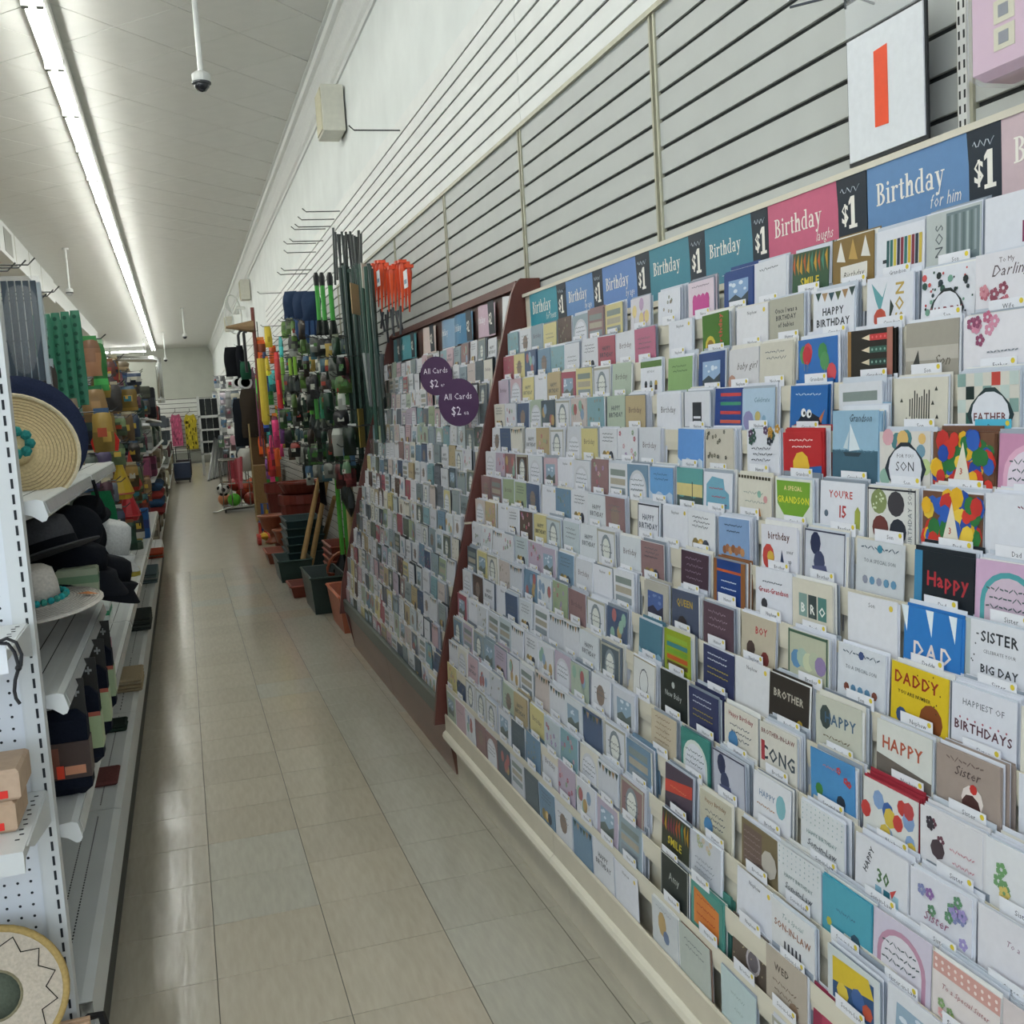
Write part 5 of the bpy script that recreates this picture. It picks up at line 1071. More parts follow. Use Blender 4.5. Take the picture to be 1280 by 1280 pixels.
for li, z in enumerate(LV):
    y = G2Y0+.3+(1.6 if li == 4 else 0); k = 0
    while y < G2Y1-.3:
        k += 1; col = R.choice(G2[li]); dy = R.uniform(.5, .8); hz = R.uniform(.18, .28)
        if li == 1 and k < 3:      # rolled covers lying across the shelf
            t = thing('rolled_cover', '%s rolled cover pile on the second shelf, %s from the front' % (cname(col), ORD[k]), 'fabric', (GX+.28, y, z+.001), group='rolled covers on the second shelf')
            for q in range(4):
                MB().bevbox(-.24, -dy*.45, q*.092, .22, dy*.45, q*.092+.09, .035, ['7d3434', '35506f', '8a3836', '2f465f'][q]).build('roll', V_FABRIC, t)
        else:
            carton('storage_box', '%s box on the %s shelf up, %s from the front' % (cname(col), ORD[li+1], ORD[k]), (GX+R.uniform(.2, .26), y, z+.001), R.uniform(.3, .38), dy*.9, hz, col, group='boxes on the farther shelving', stripe=R.choice((None, wmul(col, .7), wmul(col, 1.2))))
        y += dy
# what crowns it: bags and cases
hx = GX+.22
carton('tool_case', 'maroon tool case lying on top of the farther shelving', (hx, 12.7, 1.551), .36, .5, .2, '7a2a2e', 'case', stripe='8f3a3c')
carton('tent_bag', 'dark green tent bag crowning the farther shelving', (hx-.02, 12.9, 1.77), .42, .5, .14, '4f5248', 'bag', stripe='3a3d36', rz=.2)
carton('black_case', 'tall black suitcase standing behind the maroon case', (hx+.2, 13.4, 1.551), .14, .5, .36, '1f2125', 'suitcase', stripe='33363a')
carton('white_sack', 'white plastic sack on top of the farther shelving', (hx-.05, 13.2, 1.912), .34, .4, .1, 'd0d2cc', 'sack')
hang('blue_bag', 'bright blue bag hanging at the head of the farther shelving', at(147, 459, Y=11.8), .2, .26, .1, '2c4f86')
hang('orange_pack', 'orange pack hanging beside the blue bag', at(161, 474, Y=11.9), .1, .36, .06, 'c8842c', head='b5a23c')
hang('straw_bundle', 'tan straw bundle above the blue bag', at(144, 452, Y=11.7), .26, .12, .12, '8a7a62')
# more shelving beyond, to the end of the aisle
for gi, (ya, yb) in enumerate(((22.6, 30.5), (31.5, 38.5))):
    g3 = thing('gondola_shelving', ['cream shelving run beyond the boxed goods', 'last shelving run before the back wall'][gi], 'shelving')
    MB().box(GX-.02, ya, 0, GX+.02, yb, 1.9).build('back_panel', M_PEG, g3)
    for z in (.18, .6, 1.0, 1.4): MB().box(GX, ya, z-.03, FX-.03, yb, z).build('shelf', M_GON, g3)
    for k in range(6):
        col = ['b5b09a', '8a8f88', '5f6a70', '4a4f55', 'a89a80', '6a4a4f'][k]; yy = ya+.7+k*(yb-ya-1.2)/5
        carton('goods_box', '%s carton on the %s shelving run, %s from its front' % (cname(col), ['cream', 'last'][gi], ORD[k+1]), (GX+.24, yy, [.18, .6, 1.0, 1.4][k % 4]+.001), .38, .8, .3, col, group='cartons on the distant shelving')
for k in range(2):   # dark trolleys in the aisle end
    t = thing('shopping_trolley', 'dark shopping trolley at the aisle end, %s' % ['nearer', 'farther'][k], 'trolley', (-.04+.05*k, 27.5+2.4*k, 0))
    MB().box(-.2, -.25, .12, .2, .25, .5, ['23304a', '2a2226'][k]).build('basket', V_PLAST, t)
    for sx in (-.16, .16):
        for sy in (-.2, .2): MB().lathe([(.05, -.015), (.05, .015)], (sx, sy, .05), '18181a', 10, 'x').build('wheel', V_PLAST, t)
    MB().tube([(-.18, .25, .4), (-.18, .3, .85), (.18, .3, .85), (.18, .25, .4)], .014, '303236', 6).build('handle', V_METAL, t)
    MB().box(-.19, -.24, .06, .19, .24, .12, '2a2c30').build('chassis', V_METAL, t)

# ================================================================== right wall goods beyond the racks
# sign with orange bar in a clear holder, hung from a wire on the panel
a0, a1 = at(1060, 130, X=1.318), at(1155, 84, X=1.318)
t = thing('sign_board', 'white sign in black-edged holder with one orange bar, hung on the slats', 'sign', (1.318, (a0.y+a1.y)/2, 1.872))
hw = (a0.y-a1.y)/2
MB().box(.003, -hw-.004, -.004, .008, hw+.004, .24, '1e2226').build('holder', V_PLAST, t)
MB().box(.0, -hw+.001, .003, .003, hw-.001, .235, 'e2e5e8').build('sheet', V_PAPER, t)
m = MB(); m.poly([(-.0006, .028, .052), (-.0006, -.012, .05), (-.0006, -.012, .195), (-.0006, .028, .192)], 'e8512c'); m.build('orange_bar', V_PAPER, t)
MB().box(-.001, -hw, .24, .003, hw, .31, 'e8ecee').build('clear_sleeve', CLEAR, t)
MB().tube([(.06, hw-.01, .31), (.0, hw+.0, .33), (-.08, hw+.07, .325)], .0028, '26282a', 5).tube([(-.0, hw+.0, .33), (.0, hw, .3)], .0025, '26282a', 5).build('hanger_wire', M_WIRE, t)
# pink wrapped gift set at the frame edge
t = thing('gift_set', 'pale pink gift set in shiny wrap with small picture squares, hung on the slats', 'gift set', (1.3, 1.33, 1.9))
MB().bevbox(-.05, -.12, 0, .03, .068, .4, .012, 'd6b4c8').build('box', V_PAPER, t)
m = MB()
for z in (.035, .075, .115): m.box(-.0512, -.02, z, -.0504, .022, z+.034, 'd8d3b8').box(-.0518, -.008, z+.008, -.0513, .012, z+.026, '7d7f88')
m.build('picture_square', V_PAPER, t)
MB().bevbox(-.056, -.124, -.006, .033, .073, .405, .014, 'f2f4f6').build('wrap', CLEAR, t)
# free wire hooks on the upper slats
for px, py in ((425, 264), (418, 274), (413, 283), (407, 286), (404, 301), (395, 304), (395, 315), (500, 163), (390, 337), (384, 342), (352, 366)):
    p = at(px, py, X=WX); hook(wr, (WX, p.y, p.z), .3, M_WIRE, -1, .004)
def rods(label, name, px0, px1, py0, py1, X, n, cols, r=.006, jit=.05, cat='stakes', splay=.02, pointed=False):
    """bundle of hanging rods between two photo columns, each rod a part"""
    p = at((px0+px1)/2, (py0+py1)/2, X=X); t = thing(name, label, cat, p)
    for k in range(n):
        f = (k+.5)/n; x = px0+(px1-px0)*f; top = at(x, py0+R.uniform(-6, 6), X=X+R.uniform(-jit, jit)); bot = at(x, py1+R.uniform(-8, 8), X=X)
        top -= p; L = (top.z-(bot-p).z)
        b = Vector((top.x+R.uniform(-splay, splay), top.y+R.uniform(-splay, splay), top.z-L))
        rr = [r, r*.9, r*.25] if pointed else r
        mid = (top+b)/2
        MB().tube([top, mid, b] if pointed else [top, b], rr, R.choice(cols), 5).build('rod', V_PLAST, t)
    return t
rods('bundle of black plant stakes hung high beside the green poles', 'plant_stakes', 415, 452, 290, 360, 1.2, 14, ['1c201e', '242a26', '1a2620'], .009)
rods('tall bundle of dark green garden poles hanging on the slats', 'garden_poles', 424, 466, 335, 548, 1.14, 34, ['153a2b', '1b4433', '102b22', '1c352c'], .0125, .07)
rods('second bundle of dark green poles low by the brown end panel', 'garden_poles', 440, 486, 470, 640, 1.22, 20, ['15302a', '1a2a26', '0f211c', '203a30'], .01, .06)
rods('black stems hanging under the orange stakes', 'stake_stems', 474, 502, 388, 420, 1.2, 9, ['1a1f26', '20262c'], .007)
rods('grey metal tubes hanging beside the far end panel', 'metal_tubes', 452, 480, 442, 502, 1.12, 5, ['8a8f8f', '5f6566', 'a3a6a4'], .012, .03)
rods('fringe of dark cords hanging beside the rack end', 'cord_fringe', 470, 492, 520, 560, 1.25, 8, ['1f2a26', '2a3a34'], .008)  # loose dark cords hanging as a fringe
# orange stakes
p = at(490, 358, X=1.2); t = thing('orange_stakes', 'cluster of bright orange plastic ground stakes with white tags', 'stakes', p)
for k in range(11):
    x = 468+k*4.3; q0 = at(x, 332-4*math.sin(k), X=1.2-.03*(k % 3))-p; q1 = at(x+1, 390-6*(k % 2), X=1.2-.03*(k % 3))-p
    MB().tube([q0, q0+(q1-q0)*.12, q1], [.012, .017, .003], ['e0502a', 'd8461f', 'ea5c30'][k % 3], 5).box(q0.x-.02, q0.y-.02, q0.z-.004, q0.x+.02, q0.y+.02, q0.z+.012, 'e0502a').build('stake', V_PLAST, t)
for px, py in ((507, 349), (473, 348)):
    q = at(px, py, X=1.12)-p; MB().cbox(q.x, q.y, q.z, .003, .08, .085, 'e3e5e8').cbox(q.x-.002, q.y, q.z-.012, .002, .05, .02, '6f8fa8').build('tag', V_PAPER, t)
tag(MB().cbox(0, 0, 0, .005, .14, .18, 'b59a72').cbox(-.003, 0, .0, .002, .09, .1, 'a8744a').build('display_card', V_PAPER, None, at(444, 374, X=1.06), (0, 0, -.5)), 'tan picture card on the green garden poles', 'card')
tag(MB().cbox(0, 0, 0, .005, .1, .24, 'a8924a').build('display_card', V_PAPER, None, at(452, 535, X=1.07), (0, 0, -.5)), 'long yellow card low on the green poles', 'card')
tag(MB().cbox(0, 0, 0, .005, .08, .14, 'd0cdc0').build('display_card', V_PAPER, None, at(455, 345, X=1.08), (0, 0, -.5)), 'pale seed card beside the orange stakes', 'card')
# green-handled shears
for k, px in enumerate((397, 404, 414)):
    p = at(px, 372, X=1.15); t = thing('garden_shears', 'green-handled long shears with black grips, %s of three' % ORD[k+1], 'shears', p, group='green-handled shears')
    pt = lambda py: (0, 0, at(px, py, X=1.15).z-p.z)
    MB().tube([pt(338), pt(344), pt(356)], [.012, .024, .02], '17191a', 6).build('grip', V_PLAST, t)
    MB().tube([pt(356), pt(402)], .018, '3f9a3c', 6).build('handle', V_PLAST, t)
    MB().tube([pt(402), pt(420), pt(436)], [.02, .034, .004], '1f2422', 6).build('blade', V_METAL, t)
for k, px in enumerate((363, 376, 388)):
    p = at(px, 364, X=1.12); t = thing('work_gloves', 'navy work gloves bundle, %s of three hung in a row' % ORD[k+1], 'gloves', p, (0, 0, -.4), 'navy work gloves on the slats')
    pillow(.16, .26, .12, '2a3850').build('cuff', V_FABRIC, t, smooth=True)
    for q in range(3): MB().tube([(-.045+q*.045, 0, -.24), (-.05+q*.05, 0, -.36), (-.045+q*.048, 0, -.42)], [.03, .028, .012], '33486a', 6).build('finger', V_FABRIC, t)
# crowded garden goods on the slats
GARD = ['1a231d', '1d3323', '26472a', '121614', '33562c', '222224', '4a4f49', '70736d', '183024', '5f2c2c', '8a8d86', '28424a', '302822', '46602f']
hooks_n = 0
rr = 0
for py, xa, xb, Xp in ((410, 356, 392, 1.14), (432, 362, 440, 1.12), (455, 358, 436, 1.1), (478, 352, 432, 1.1), (500, 352, 430, 1.08), (522, 350, 432, 1.08), (545, 352, 440, 1.06), (566, 360, 440, 1.06), (588, 378, 442, 1.08)):
    rr += 1; x = xa+R.uniform(0, 4); k = 0
    while x < xb:
        k += 1; p = at(x, py-10+R.uniform(-3, 3), X=Xp+R.uniform(-.1, .1)); col = R.choice(GARD)
        hang('garden_tool_pack', '%s garden pack, %s hook row down, %s from the far end' % (cname(col), ORD[rr], ORD[min(k, 30)]), p, R.uniform(.045, .1), R.uniform(.11, .2), R.uniform(.04, .08), col, 'pack', 'garden packs on the slats', to=WX, head=R.choice((None, None, None, 'a9aca4', '7a806a', 'c3c5c0')), rz=R.uniform(-.9, -.1), spot=R.choice((None, None, None, 'b0b2a6', '8a3a30', '3f6a30', '6f7a60')))
        x += R.uniform(3.4, 5)
for k, (px, py, c) in enumerate(((388, 515, '4f9a34'), (395, 520, '3f8a3c'), (402, 518, '2f7a5a'), (362, 470, '8ab03c'), (368, 468, '7aa834'), (428, 590, '4a9a3c'), (434, 600, '8f8466'))):
    p = at(px, py-22, X=1.02); t = thing('hand_trowel', 'hand trowel with %s grip, %s among the garden packs' % (cname(c), ORD[k+1]), 'trowel', p, group='hand trowels on the slats')
    MB().tube([(0, 0, 0), (0, 0, -.16)], .017, c, 6).build('grip', V_PLAST, t); MB().tube([(WX-p.x, 0, -.01), (-.03, 0, -.01), (-.04, 0, .01)], .003, '3c3e40', 4).build('hang_hook', M_WIRE, t); MB().tube([(0, 0, -.16), (0, 0, -.22), (0, 0, -.3), (0, 0, -.36)], [.008, .03, .032, .004], '4a4f4c', 6).build('blade', V_METAL, t)
# bright toys
TOYC = [('yellow', 'd0b838'), ('orange', 'e0622c'), ('lime green', '7fc03c'), ('hot pink', 'c83f72'), ('bright green', '3fa83f'), ('red', 'c0383a'), ('royal blue', '2f4f9a'), ('purple', '7a4a8a'), ('turquoise', '3f9a98')]
tw_ = [(325, 425, 14, 40, 1), (334, 408, 10, 26, 0), (340, 432, 10, 22, 1), (322, 470, 6, 55, 0), (333, 455, 10, 26, 0), (336, 482, 10, 24, 4), (345, 440, 8, 70, 5), (349, 475, 6, 60, 3), (330, 500, 8, 40, 6), (343, 520, 10, 40, 3), (336, 530, 9, 34, 8), (326, 545, 9, 26, 1), (340, 560, 12, 36, 5), (336, 580, 10, 26, 4), (350, 500, 8, 55, 7), (343, 585, 8, 20, 4), (330, 440, 6, 30, 6), (352, 445, 6, 60, 2)]
for k in range(22): tw_.append((R.uniform(320, 353), R.uniform(412, 575), R.uniform(4, 8), R.uniform(18, 46), R.randrange(9)))
tw_.sort(key=lambda q: q[1]); tc_ = {}
for k, (px, py, wpx, hpx, ci) in enumerate(tw_):
    tc_[ci] = tc_.get(ci, 0)+1
    nm, c = TOYC[ci]; X = 1.05+.04*(k % 4); p = at(px, py, X=X); s = (p.y*.97)/1296
    hang('beach_toy', '%s %s beach toy from the top among the bright toys on the slats' % (ORD[tc_[ci]], nm), p, wpx*s*.9, hpx*s, .1, c, 'toy', 'bright beach toys on the slats', to=WX, rz=R.uniform(-.5, .3), head=R.choice((None, 'e3e0d0', 'd8803c')))
p = at(326, 448, X=1.0); t = thing('foam_tube', 'long yellow foam tube among the bright toys', 'toy', p)
MB().lathe([(.05, 0), (.05, -.75), (.03, -.8)], n=10, col='cfb83c').build('tube', V_PLAST, t); MB().tube([(0, 0, -.03), (0, 0, .03), (WX-p.x, 0, .03)], .004, '3c3e40', 4).build('hang_hook', M_WIRE, t)
rods('curtain of pink and violet jump ropes', 'jump_ropes', 303, 322, 462, 560, 1.12, 18, ['8a4a6a', '7a3f5f', '9a6a86', '6a4a5a', '4a3a44'], .014, .05, 'ropes')
# black umbrellas and garments on bent hooks
for k, (px, py, hpx, wpx) in enumerate(((288, 434, 36, 14), (299, 432, 40, 8), (306, 452, 22, 10))):
    p = at(px, py, X=1.0); s = p.y*.97/1296
    hang('dark_garment', ['black wetsuit top', 'black folded umbrella', 'dark green folded cover'][k]+' hanging high over the ropes', p, wpx*s*1.3, hpx*s, .16, ['16181c', '15171c', '24503c'][k], 'garment', m=V_FABRIC, to=WX)
for k, (px, py) in enumerate(((298, 424), (305, 422))):
    p = at(px, py, X=1.0); tag(MB().tube([(0, 0, -.5), (0, 0, .06), (.03, 0, .12), (.09, 0, .14), (.14, 0, .1)], .022, '17191c', 6).build('cane_handle', V_PLAST, None, p), ['first', 'second'][k]+' black crook handle standing over the dark garments', 'handle', 'black crook handles')
# straw broom head on a pole
p = at(317, 408, X=1.06); t = thing('straw_broom', 'straw broom with red-brown pole lying out from the wall', 'broom', p)
MB().tube([(0, 0, .25), (0, 0, -1.5)], .025, '6a2f26', 6).build('pole', V_PLAST, t)
MB().lathe([(.085, 0), (.065, -.1), (.015, -.36)], n=8, col='8a7358', axis='x').build('head', V_FABRIC, t)
# wall fan
p = at(294, 393, X=1.18); t = thing('wall_fan', 'white wall fan tilted down under the crown', 'fan', p, (0, 0, -.5))
MB().tube([(.2, 0, .1), (.05, 0, .12), (0, 0, 0)], .03, 'd8d9d4', 6).build('bracket', V_PLAST, t)
for q in range(3):
    a = q*2.094+.4; MB().add([(-.05, 0, 0), (-.05, .28*math.cos(a)-.09*math.sin(a), .28*math.sin(a)+.09*math.cos(a)), (-.07, .34*math.cos(a), .34*math.sin(a)), (-.05, .28*math.cos(a)+.09*math.sin(a), .28*math.sin(a)-.09*math.cos(a))], [(0, 1, 2, 3), (3, 2, 1, 0)], 'dcdeda').build('blade', V_PLAST, t)
MB().tube([(-.04, .36*math.cos(q*.349), .36*math.sin(q*.349)) for q in range(18)], .012, 'd3d5d0', 5, True).build('guard', V_PLAST, t)
# white round paper tubes
for k, px in enumerate((298, 307)):
    p = at(px, 478, X=1.0); t = thing('white_tube', 'white round tube with dark opening, %s of the pair' % ['first', 'second'][k], 'tube', p, group='white tubes on the slats')
    MB().lathe([(.1, .3), (.1, 0), (.07, 0), (.07, .28)], n=16, col='d6d8d8', axis='y').build('shell', V_PLAST, t); MB().lathe([(.068, .02), (.0, .02)], n=16, col='16181a', axis='y').build('opening', V_MATTE, t)
# pale packs and a black garment lower down
k = 0
for py, xa, xb in ((478, 270, 292), (497, 268, 300), (515, 268, 302), (533, 270, 304), (552, 276, 306), (570, 282, 308)):
    x = xa
    while x < xb:
        k += 1; col = R.choice(('b9bbba', '9a9c9c', 'c9cac6', '7f8286', 'a8a0a8', '8a6a72', '5f6a72')); p = at(x, py-8, X=1.02+R.uniform(-.1, .12))
        hang('blister_pack', '%s blister pack, number %s of the pale packs by the ball cage' % (cname(col), ORD[k] if k < 27 else 'twenty-%d' % k), p, .16, .3, .1, col, 'pack', 'pale packs by the ball cage', to=WX, rz=R.uniform(-.6, .2), spot=R.choice((None, 'd8d8d4', '8a4a5a', '4a6a8a')))
        x += R.uniform(7, 10)
hang('dark_garment', 'long black garment hanging among the pale packs', at(301, 498, X=.95), .28, .75, .16, '1c2026', 'garment', m=V_FABRIC, to=WX)
hang('dark_garment', 'brown felt garment beside the jump ropes', at(310, 486, X=.98), .26, .7, .16, '3a332c', 'garment', m=V_FABRIC, to=WX)
# leaning grey conduit
t = thing('grey_poles', 'sheaf of grey poles leaning out beside the far shelving', 'poles', at(268, 592, Z=0))
o = Vector(t.location)
for q in range(9):
    b = at(261+q*3.4, 601-q*1.2, Z=.01); b.x = min(b.x, 1.25); b = b-o; e = at(272+q*2.4, 525, Y=o.y+.6); e.x = min(e.x, 1.3); e = e-o; MB().tube([b, e], .035, ['8a8c8c', '9a9c9a', '787a7c'][q % 3], 6).build('pole', V_METAL, t)
# cardboard display and white sack behind the ball cage
p = at(330, 626, Z=0); t = thing('cardboard_bin', 'tall brown cardboard bin with raised back beside the ball cage', 'bin', (1.08, 15.4, 0))
MB().box(-.14, -.25, 0, .24, .25, .8, '8a6c48').build('body', V_MATTE, t); MB().box(-.14, .2, .8, .24, .23, 1.5, '6a5238').build('back_flap', V_MATTE, t); MB().box(-.16, -.25, 0, -.142, -.2, 1.4, 'a08a62').build('pole', V_MATTE, t)
hang('white_sack', 'white round laundry sack hanging by the cardboard bin', at(308, 560, X=.9), .26, .34, .2, 'c2c4be', 'sack', m=V_FABRIC, to=WX)
# ---- wire cage of balls
base = at(290, 641, Z=0); by = base.y
cg = thing('ball_cage', 'chrome wire cage on casters holding play balls', 'cage', (base.x, by, 0))
def cp(px, py, dy=0): v = at(px, py, Y=by+dy); return Vector((v.x-base.x, dy, v.z))
x0, x1 = cp(277, 600).x, cp(322, 600).x; zt = cp(290, 575).z; zb = cp(290, 634).z
for dy in (0, .7):
    for z in (zb, zt, (zb+zt)/2): MB().tube([(x0, dy, z), (x1, dy, z)], .012, 'a8aaa8', 5).build('rail', M_CHROME, cg)
    for k in range(5): x = x0+(x1-x0)*k/4; MB().tube([(x, dy, zb), (x, dy, zt)], .009, 'a8aaa8', 5).build('bar', M_CHROME, cg)
for x in (x0, x1):
    for z in (zb, zt): MB().tube([(x, 0, z), (x, .7, z)], .012, 'a8aaa8', 5).build('rail', M_CHROME, cg)
MB().box(x0, 0, zb-.012, x1, .7, zb-.004, '8a8c8a').build('floor_grid', M_CHROME, cg)
MB().tube([(x0+.1, -.02, zb), (x0-.12, -.05, .03), (x0-.16, .1, .02), (x0, .3, .03), (x1, .4, .03)], .014, 'a8aaa8', 5).build('foot_loop', M_CHROME, cg)
for x in (x0+.02, x1-.02):
    for dy in (.03, .66): MB().lathe([(.035, -.012), (.035, .012)], (x, dy, .035), '2a2a2c', 10, 'x').tube([(x, dy, .04), (x, dy, zb)], .01, '8a8c8a', 5).build('caster', V_METAL, cg)
BL = [(279, 612, 'dfe0dc', 'white and black football'), (294, 606, 'a02f2a', 'red play ball'), (281, 627, 'd8926a', 'peach play ball'), (293, 626, '5fc03c', 'lime green play ball'), (309, 610, 'c24a24', 'orange basketball behind'), (315, 605, 'd05a2c', 'bright orange basketball'), (313, 624, '9a3a2a', 'brown basketball'), (303, 616, '8a3028', 'dark red play ball')]
for k, (px, py, c, nm) in enumerate(BL):
    r = .105; p = at(px, py, Y=by+.16+.17*(k % 3)); p.z = max(p.z, zb+r)
    t = thing('play_ball', nm+' in the wire cage', 'ball', p, group='balls in the wire cage')
    MB().ball((0, 0, 0), r, c, 16, 10).build('shell', V_PLAST, t, smooth=True)
    if k == 0:
        for d in ((0, -1, 0), (.7, -.6, .35), (-.75, -.55, .3), (.3, -.6, -.75), (-.35, -.65, -.7), (0, -.45, .9)):
            n = Vector(d).normalized(); u = n.orthogonal().normalized(); v = n.cross(u); q = n*(r*1.004)
            MB().add([tuple(q+u*.036*math.cos(s*1.2566)+v*.036*math.sin(s*1.2566)) for s in range(5)], [(0, 1, 2, 3, 4)], '16181a').build('black_patch', V_PLAST, t)
    if 'basketball' in nm:
        for ax in range(3):
            ring = [(r*1.003*math.cos(s*.3491), r*1.003*math.sin(s*.3491), 0) for s in range(18)]
            ring = [(a, b, c_) if ax == 0 else (a, c_, b) if ax == 1 else (c_, a, b) for a, b, c_ in ring]
            MB().tube(ring, .003, '2a1a14', 3, True).build('seam', V_PLAST, t)
rods('coral pink streamers hanging in the ball cage', 'streamers', 284, 302, 576, 600, .75, 9, ['b8505a', 'a84450', 'c2707a'], .02, .03, 'streamers')

# ---- pots and planters on the floor
TERRA, TERRA2, POTG = '8a4a35', 'a05a40', '24332f'
def pot(name, label, loc, r, h, col, rim=True, cat='pot', n=20, group='terracotta pots by the slats'):
    t = thing(name, label, cat, loc, None, group)
    MB().lathe([(r*.72, 0), (r*.94, h*.86), (r*.94, h*.88), (r*.88, h*.88), (r*.68, .03), (0, .03)], n=n, col=col).build('body', V_PLAST, t, smooth=False)
    if rim: MB().lathe([(r*.95, h*.84), (r, h*.86), (r, h), (r*.9, h), (r*.88, h*.86)], n=n, col=wmul(col, 1.08), caps=False).build('rim', V_PLAST, t)
    return t
def planter(name, label, loc, sx, sy, h, col, rz=0, cat='planter', group='window-box planters on the floor'):
    t = thing(name, label, cat, loc, (0, 0, rz), group); q = .82
    o = [(-sx/2*q, -sy/2*q), (sx/2*q, -sy/2*q), (sx/2*q, sy/2*q), (-sx/2*q, sy/2*q)]; T_ = [(-sx/2, -sy/2), (sx/2, -sy/2), (sx/2, sy/2), (-sx/2, sy/2)]
    I_ = [(a*.93, b*.93) for a, b in T_]; IB = [(a*.9, b*.9) for a, b in o]
    vs = [(a, b, 0) for a, b in o]+[(a, b, h) for a, b in T_]+[(a, b, h) for a, b in I_]+[(a, b, .02) for a, b in IB]
    fs = [(3, 2, 1, 0)]
    for i in range(4):
        j = (i+1) % 4; fs += [(i, j, 4+j, 4+i), (4+i, 4+j, 8+j, 8+i), (8+i, 8+j, 12+j, 12+i)]
    fs.append((12, 13, 14, 15)); MB().add(vs, fs, col).build('body', V_PLAST, t)
    r_ = MB()
    for i in range(4):
        j = (i+1) % 4; a, b = T_[i], T_[j]; r_.tube([(a[0], a[1], h-.006), (b[0], b[1], h-.006)], .009, wmul(col, 1.12), 4)
    r_.build('rim', V_PLAST, t); return t
def fz(px, py): return at(px, py, Z=0)
planter('terracotta_planter', 'terracotta planter box nearest the rack base', (1.04, 7.05, 0), .3, .62, .26, TERRA2)
planter('green_planter', 'dark green planter box next to the terracotta one', (.93, 7.85, 0), .26, .66, .28, POTG)
planter('clay_tray', 'small red-brown tray at the feet of the rakes', (.86, 8.55, 0), .26, .36, .1, '6a2f22')
planter('green_planter', 'low dark green window box by the leaning handles', (.86, 9.5, 0), .3, .6, .2, '1f3531')
for q in range(5): planter('green_planter', 'ribbed green trough, %s up in its pile' % ORD[q+1], (1.02, 10.0, .001+q*.075), .34, .62, .2, ['22383a', '1e302e'][q % 2], group='piled green troughs')
for q in range(4): planter('clay_planter', 'red clay trough, %s up in the pile by the shovels' % ORD[q+1], (1.2, 8.7, .001+q*.06), .24, .55, .2, ['5f2a20', '6f3426'][q % 2], group='piled clay troughs')
planter('clay_planter', 'shallow terracotta trough under the urns', (.86, 10.75, 0), .3, .5, .12, '7a3f2e')
pot('barrel_pot', 'large brown barrel pot in front of the other barrel', (1.13, 10.9, .0), .235, .66, '64281f')
pot('barrel_pot', 'large brown barrel pot farther behind', (1.1, 12.1, .0), .25, .72, '5a241d')
pot('barrel_pot', 'brown barrel pot set inside the nearer barrel', (1.13, 10.9, .67), .235, .12, '702f24')
for k, (x, y) in enumerate(((.86, 11.3), (.98, 11.0))):
    t = thing('urn_pot', 'terracotta footed urn, %s of two' % ['aisle-side', 'wall-side'][k], 'pot', (x, y, .13 if k == 0 else .0), group='terracotta urns')
    MB().lathe([(.1, 0), (.1, .02), (.045, .05), (.05, .1), (.12, .16), (.145, .26), (.16, .28), (.16, .3), (.13, .3), (.1, .18), (0, .16)], n=18, col='83472f').build('body', V_PLAST, t, smooth=True)
    MB().lathe([(.15, .275), (.168, .285), (.168, .3), (.15, .305)], n=18, col='9a5a3e', caps=False).build('rim', V_PLAST, t)
t = thing('handle_basket', 'terracotta basket pot with hoop handle beside the green planter', 'basket', (1.14, 8.15, 0))
MB().lathe([(.1, 0), (.14, .2), (.145, .22), (.12, .22), (.09, .02), (0, .02)], n=18, col='7a3a26').build('body', V_PLAST, t)
MB().tube([(-.14*math.cos(q*.3142), 0, .2+.17*math.sin(q*.3142)) for q in range(11)], .012, '8a4a30', 6).build('handle', V_PLAST, t)
# wooden handles leaning
for k, (bx, by_, tx, ty) in enumerate(((375, 717, 402, 582), (387, 714, 409, 598), (401, 690, 418, 622))):
    b = at(bx, by_, Z=.02); e = at(tx, ty, X=1.22)
    t = thing('garden_hoe', 'hoe with pale wooden handle leaning on the slats, %s from the aisle' % ORD[k+1], 'tool', b, group='leaning wooden handles')
    MB().tube([(0, 0, 0), (e-b)*.5, e-b], [.026, .024, .02], 'a88a5e', 8).build('shaft', V_MATTE, t); d = (e-b).normalized()
    MB().tube([-d*.0, d*.06], .03, '1e1e1e', 8).build('ferrule', V_METAL, t)
for k, (px, py, c) in enumerate(((421, 600, '4a9a34'), (428, 596, '3f8f34'), (433, 604, 'a8966a'), (437, 600, '8f8058'))):
    p = at(px, py, X=1.12); L = p.z-.12; t = thing('shovel', '%s-handled shovel standing on its black blade, %s from the rack end' % (cname(c), ORD[4-k]), 'shovel', (p.x, p.y, .02), group='upright shovels')
    MB().tube([(0, 0, .3), (0, 0, p.z)], .018, c, 6).build('shaft', V_PLAST, t)
    MB().tube([(0, 0, .34), (0, 0, .22), (0, 0, .08), (0, 0, 0)], [.02, .08, .07, .01], '16181a', 8).build('blade', V_METAL, t)
t = thing('garden_rake', 'thin black fan rake leaning by the wooden handles', 'rake', at(405, 600, X=1.1))
for q in range(5): MB().tube([(0, 0, .45), (-.02, -.12+q*.06, .05), (-.02, -.16+q*.08, -.2)], .007, '1a1a1c', 4).build('tine', V_METAL, t)
